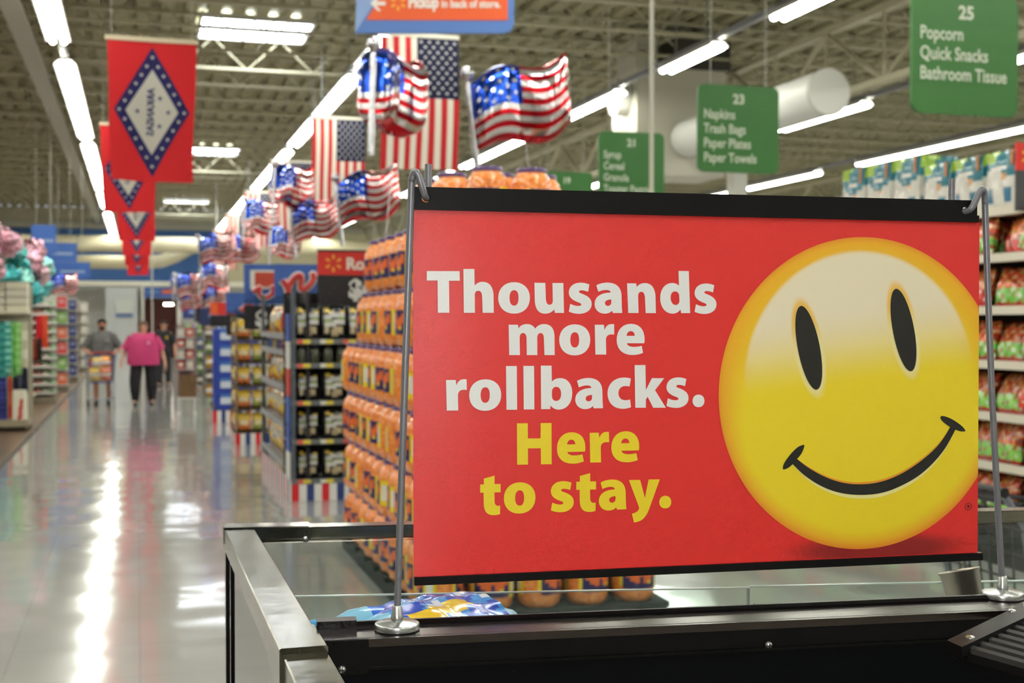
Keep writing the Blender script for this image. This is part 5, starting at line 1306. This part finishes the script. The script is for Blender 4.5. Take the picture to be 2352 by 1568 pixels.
# ------------------------------------------------------------------ people
SKIN1 = solid('skin_light', (206, 152, 126), .55); SKIN2 = solid('skin_tan', (170, 112, 84), .55)
def skin_body(name, V, E, root, mat, parent, sub=2):
    me = bpy.data.meshes.new(name); keys = list(V); me.from_pydata([V[k][:3] for k in keys], [(keys.index(a), keys.index(b_)) for a, b_ in E], [])
    o = bpy.data.objects.new(name, me); COL.objects.link(o); o.parent = parent
    m = o.modifiers.new('skin', 'SKIN'); m.use_smooth_shade = True
    sv = me.skin_vertices[0].data
    for i, k in enumerate(keys):
        r = V[k][3]; sv[i].radius = (r, V[k][4] if len(V[k]) > 4 else r); sv[i].use_root = (k == root)
    o.modifiers.new('sub', 'SUBSURF').levels = sub; o.modifiers['sub'].render_levels = sub
    me.materials.append(mat); return o
def person(lab, loc, rz, skin, shirt, legs, hair, wide=1.0, hands='down', tall=1.0, shorts=False, beard=False, emblem=None, longhair=False):
    t = thing('person', lab, 'person', loc, rz); t.scale = (tall,) * 3
    V = {'pel': (0, 0, .93, .11), 'wai': (0, 0, 1.08, .12), 'che': (0, 0, 1.28, .13), 'nkb': (0, 0, 1.41, .07), 'nck': (0, -.005, 1.46, .052), 'jaw': (0, -.02, 1.515, .062), 'hed': (0, -.01, 1.60, .082), 'top': (0, 0, 1.66, .06)}
    E = [('pel', 'wai'), ('wai', 'che'), ('che', 'nkb'), ('nkb', 'nck'), ('nck', 'jaw'), ('jaw', 'hed'), ('hed', 'top')]
    w = .17 * (.6 + .4 * wide)
    for s_, q in ((-1, 'r'), (1, 'l')):
        if hands == 'down':
            el, wr, hd = (s_ * (w + .10 * wide), .03, 1.08), (s_ * (w + .13 * wide), -.05, .86), (s_ * (w + .135 * wide), -.07, .79)
        else:
            el, wr, hd = (s_ * (w + .16), .02, 1.10), (s_ * (w + .10), -.24, 1.04), (s_ * (w + .06), -.31, 1.03)
        V.update({'sh' + q: (s_ * w, 0, 1.36, .06), 'el' + q: el + (.043,), 'wr' + q: wr + (.029,), 'hd' + q: hd + (.036, .02)})
        E += [('nkb', 'sh' + q), ('sh' + q, 'el' + q), ('el' + q, 'wr' + q), ('wr' + q, 'hd' + q)]
        dx = Vector(hd) - Vector(wr); dx.normalize()
        for n_, off in enumerate((-.024, -.008, .008, .024)):
            L_ = (.065, .078, .074, .058)[n_]; side = Vector((0, 1, 0)) if hands == 'down' else Vector((1, 0, 0))
            b1 = Vector(hd) + dx * .02 + side * off; b2 = b1 + dx * L_ * .6; b3 = b2 + (dx + Vector((0, -.5, 0) if hands == 'down' else (0, 0, -.9))) * L_ * .4
            for nm, p_ in (('a', b1), ('b', b2), ('c', b3)): V['f%d%s%s' % (n_, nm, q)] = tuple(p_) + (.009,)
            E += [('hd' + q, 'f%da%s' % (n_, q)), ('f%da%s' % (n_, q), 'f%db%s' % (n_, q)), ('f%db%s' % (n_, q), 'f%dc%s' % (n_, q))]
        th = Vector(wr) + dx * .035 + (Vector((0, -.035, 0)) if hands == 'down' else Vector((-s_ * .035, 0, 0))); V['th' + q] = tuple(th) + (.011,); V['ti' + q] = tuple(th + dx * .04) + (.009,)
        E += [('wr' + q, 'th' + q), ('th' + q, 'ti' + q)]
        st_ = s_ * .07
        V.update({'hp' + q: (s_ * .09 * wide, 0, .86, .09), 'kn' + q: (s_ * .10 * wide, -.03 + st_ * .5, .48, .058), 'an' + q: (s_ * .10 * wide, .02 + st_, .09, .04), 'to' + q: (s_ * .11 * wide, -.12 + st_, .045, .036)})
        E += [('pel', 'hp' + q), ('hp' + q, 'kn' + q), ('kn' + q, 'an' + q), ('an' + q, 'to' + q)]
    skin_body('body', V, E, 'pel', skin, t)
    a = .20 * wide; d = .135 * (.55 + .45 * wide)
    sh = MB().loft([(0, -.01, .82, a * 1.0, d * 1.22), (0, -.01, .93, a * 1.03, d * 1.24), (0, -.02, 1.06, a * 1.0, d * 1.15), (0, -.01, 1.18, a * .99, d * 1.1), (0, 0, 1.28, a * 1.0, d * 1.05), (0, 0, 1.36, a * .97, d * .9), (0, 0, 1.42, a * .6, d * .62), (0, 0, 1.445, .075, .075)], 20, shirt, cap=False)
    for s_ in (-1, 1):
        e = Vector(V['el' + ('l' if s_ > 0 else 'r')][:3]); s0 = Vector((s_ * (w - .01), 0, 1.365)); m_ = s0.lerp(e, .85)
        sh.cyl((s_ * .03, 0, 1.395), (s_ * (w + .015), 0, 1.372), .088, 12, shirt, .092, caps=False)
        sh.cyl(s0, m_, .098 * (.7 + .3 * wide), 12, shirt, .086 * (.7 + .3 * wide), caps=False)
    o = sh.build('shirt', MATTE, t, True); sd_ = o.modifiers.new('sub', 'SUBSURF'); sd_.levels = 1; sd_.render_levels = 1
    if emblem: MB().box((.1, -d * 1.12, 1.27), (.06, .02, .06), emblem).build('shirt_emblem', MATTE, t)
    lg = MB()
    for s_, q in ((-1, 'r'), (1, 'l')):
        k = Vector(V['kn' + q][:3]); n_ = Vector(V['an' + q][:3]); h = Vector((s_ * .075 * wide, 0, .87)); end = k.lerp(n_, .1) if shorts else n_
        R1 = .062 + .040 * wide; R2 = .088 * (.5 + .5 * wide); R3 = .1 if shorts else .064
        P_ = [(h + Vector((0, 0, .06)), R1 * 1.0), (h, R1), (h.lerp(k, .5), (R1 + R2) / 2), (k, R2)] + ([(end, R3)] if shorts else [(k.lerp(n_, .5), R2 * .86), (n_ + Vector((0, 0, -.01)), R3)])
        lg.loft([(p_.x, p_.y, p_.z, r_, r_ * 1.05) for p_, r_ in P_], 14, legs, cap=False)
    lg.loft([(0, 0, .80, .1 * wide, .1 * wide), (0, 0, .86, a * .93, d * .96), (0, 0, .95, a * .95, d * .98), (0, 0, 1.0, a * .9, d * .95)], 18, legs)
    lg.build('trousers', MATTE, t, True)
    for q in 'rl':
        n_ = Vector(V['an' + q][:3]); o_ = MB(); 
        o_.loft([(n_.x, n_.y - .05, 0.0, .045, .125), (n_.x, n_.y - .05, .03, .05, .13), (n_.x, n_.y - .03, .07, .045, .10), (n_.x, n_.y, .11, .042, .05)], 14, (36, 34, 34)).build('shoe', SATIN, t, True)
    hr = MB().loft([(0, .02, 1.585 if not longhair else 1.50, .088, .07), (0, .018, 1.62, .093, .088), (0, .012, 1.665, .088, .088), (0, .01, 1.70, .066, .07), (0, .01, 1.718, .03, .03)], 16, hair)
    hr.build('hair', MATTE, t, True)
    if longhair: MB().loft([(0, .085, 1.66, .03, .03), (0, .115, 1.62, .045, .04), (0, .11, 1.54, .035, .03), (0, .10, 1.46, .012, .012)], 10, hair).build('ponytail', MATTE, t, True)
    for s_ in (-1, 1):
        MB().lathe([(0, .012), (.009, .008), (.012, 0), (.009, -.008), (0, -.012)], 8, (30, 24, 22), (s_ * .031, -.083, 1.6)).build('eye', GLOSS, t, True)
        MB().lathe([(0, .03), (.012, .02), (.016, 0), (.010, -.02), (0, -.028)], 8, (190, 130, 104), (s_ * .085, .005, 1.59)).build('ear', MATTE, t, True)
    MB().add([(-.014, -.085, 1.565), (.014, -.085, 1.565), (0, -.115, 1.567), (0, -.09, 1.61)], [(0, 1, 2), (0, 2, 3), (1, 3, 2)], (196, 138, 112)).build('nose', MATTE, t)
    MB().box((0, -.083, 1.538), (.045, .012, .012), (150, 80, 74)).build('mouth', MATTE, t)
    if beard: MB().loft([(0, -.035, 1.475, .03, .035), (0, -.035, 1.505, .058, .06), (0, -.03, 1.545, .07, .062)], 14, (34, 28, 26)).build('beard', MATTE, t, True)
    return t
person('person in a pink t-shirt and black trousers walking down the aisle', (.09, 25.95, 0), 0, SKIN1, (184, 50, 104), (22, 20, 22), (92, 68, 54), 1.62, 'down', .97, emblem=(226, 150, 180), longhair=True)
person('person in a grey t-shirt and dark shorts pushing a shopping cart', (-.70, 26.6, 0), .05, SKIN2, (92, 94, 92), (52, 50, 50), (30, 26, 24), 1.2, 'push', 1.0, shorts=True, beard=True, emblem=(150, 150, 150))
person('person in dark clothes with a yellow emblem walking behind the pink shirt', (.62, 33.3, 0), -.2, SKIN1, (34, 34, 38), (40, 40, 46), (40, 32, 28), 1.0, 'down', .98, emblem=(220, 190, 50))

# ------------------------------------------------------------------ shopping carts
def cart(lab, loc, rz, goods, framec=(54, 66, 120), handle=(150, 34, 44), wire=(110, 116, 140)):
    t = thing('shopping_cart', lab, 'shopping cart', loc, rz)
    # basket: local -y is the front
    mb = MB(); B = [(-.20, -.42, .48), (.20, -.42, .48), (.24, .42, .50), (-.24, .42, .50)]; Tp = [(-.23, -.50, .84), (.23, -.50, .84), (.29, .48, .98), (-.29, .48, .98)]
    V3 = Vector
    for P_ in (B, Tp):
        for k in range(4): mb.cyl(P_[k], P_[(k + 1) % 4], .011, 5, framec)
    for k in range(4):
        a, b_, c_, d_ = V3(B[k]), V3(B[(k + 1) % 4]), V3(Tp[(k + 1) % 4]), V3(Tp[k])
        for n_ in range(1, 8): mb.cyl(a.lerp(b_, n_ / 8), d_.lerp(c_, n_ / 8), .0045, 4, wire, caps=False)
        for n_ in range(1, 5): mb.cyl(a.lerp(d_, n_ / 5), b_.lerp(c_, n_ / 5), .005, 4, wire, caps=False)
    for n_ in range(1, 8): mb.cyl(V3(B[0]).lerp(V3(B[1]), n_ / 8), V3(B[3]).lerp(V3(B[2]), n_ / 8), .0045, 4, wire, caps=False)
    mb.build('wire_basket', METALP, t)
    fr_ = MB()
    for s_ in (-1, 1): fr_.tube([(s_ * .27, .55, 1.02), (s_ * .27, .46, .9), (s_ * .25, .38, .5), (s_ * .25, .44, .16), (s_ * .2, -.40, .15)], .014, 6, (120, 124, 134))
    fr_.cyl((-.2, -.4, .15), (.2, -.4, .15), .014, 6, (120, 124, 134)).cyl((-.22, -.3, .15), (-.2, -.35, .48), .012, 6, (120, 124, 134)).cyl((.22, -.3, .15), (.2, -.35, .48), .012, 6, (120, 124, 134))
    fr_.build('frame', METALP, t)
    MB().cyl((-.29, .56, 1.03), (.29, .56, 1.03), .02, 10, handle).build('handle', SATIN, t)
    MB().box((0, .3, .80), (.44, .03, .22), handle).build('child_seat', SATIN, t)
    for x, y in ((-.2, -.36), (.2, -.36), (-.25, .42), (.25, .42)):
        w_ = MB().cyl((x - .014, y, .062), (x + .014, y, .062), .06, 12, (40, 40, 42)).build('wheel', SATIN, t)
        MB().box((x, y, .12), (.03, .04, .06), (120, 124, 134)).build('caster', METALP, w_)
    return t
cart('shopping cart full of groceries in front of the grey shirt', (-.72, 25.75, 0), 0, True)
gm_ = [(226, 190, 70), (226, 120, 60), (214, 206, 180), (206, 70, 50), (190, 160, 90), (230, 150, 60)]
for i, (x, y, z) in enumerate([(-.1, -.3, .51), (.1, -.28, .51), (-.08, -.05, .515), (.12, -.02, .515), (-.05, -.25, .72), (.1, -.15, .74)]):
    m_ = bag_mesh(.2, .24, .13, lambda u, v, c=gm_[i]: (226, 220, 204) if abs(v - .5) < .12 else c, 'grocery_bag')
    bagobj(m_, 'grocery_bag', 'grocery', '%s grocery pack lying in the pushed shopping cart' % ['yellow', 'orange', 'cream', 'red', 'tan', 'golden'][i], (-.72 + x, 25.75 + y, z), random.uniform(-.4, .4), 0, 'groceries in the cart')
cart('empty shopping cart with a black handle beside the gondola', (3.56, 4.15, 0), math.radians(90), False, (30, 30, 32), (20, 20, 22), (44, 44, 46))

# narrow stand beside the aisle behind the blue cartons
t = thing('display_stand', 'narrow brown and red display stand on white feet beside the aisle', 'stand', (.82, 23.2, 0))
for sx in (-.14, .14):
    MB().box((sx, 0, .14), (.04, .04, .28), (226, 224, 216)).build('foot', SATIN, t)
    MB().box((sx, 0, .015), (.06, .3, .03), (226, 224, 216)).build('foot_bar', SATIN, t)
MB().box((0, 0, .29), (.34, .32, .03), (214, 210, 200)).build('tray', SATIN, t)
MB().box((.0, .1, .92), (.32, .05, 1.25), (150, 120, 118)).build('back_panel', SATIN, t)
MB().box((.02, -.03, .5), (.28, .22, .4), (112, 82, 48)).build('bin', SATIN, t)
for k in range(4): MB().box((-.02, -.02, .8 + .19 * k), (.3, .22, .02), (190, 184, 176)).build('shelf', SATIN, t)
for k in range(4):
    for m_ in range(2):
        o = MB().box((0, 0, .07), (.12, .12, .14), [(186, 60, 54), (206, 196, 186)][(k + m_) % 2]).box((0, -.063, .075), (.08, .006, .06), (222, 214, 196)).build('small_box', SATIN)
        o.location = (.72 + .15 * m_, 23.16, .811 + .19 * k); tag(o, '%s small box, %s up on the narrow stand, %s' % (['red', 'pale'][(k + m_) % 2], ORD[k], ['aisle side', 'far side'][m_]), 'box', 'small boxes on the narrow stand')
# dark header boards over the far racks
for i, (x, y, z, w, c) in enumerate([(1.45, 26.2, 1.75, .9, (34, 46, 92)), (1.5, 31.2, 1.8, .8, (40, 40, 46)), (1.45, 36.7, 1.9, .9, (44, 60, 120)), (1.5, 28.6, 1.5, .7, (52, 44, 40))]):
    t = thing('header_board', ['navy header board above the first wire rack', 'black header board above the second wire rack', 'blue header board above the third wire rack', 'brown header board standing between the wire racks'][i], 'sign', (x + .2, y + .35, 0), 0, 'header boards')
    MB().box((0, 0, z), (w, .03, .34), c).build('board', SATIN, t); MB().box((0, -.018, z + .02), (w * .6, .006, .1), tuple(min(255, q + 90) for q in c)).build('print_bar', SATIN, t)
    MB().box((0, .03, z / 2), (.04, .03, z), (60, 60, 62)).build('post', SATIN, t)
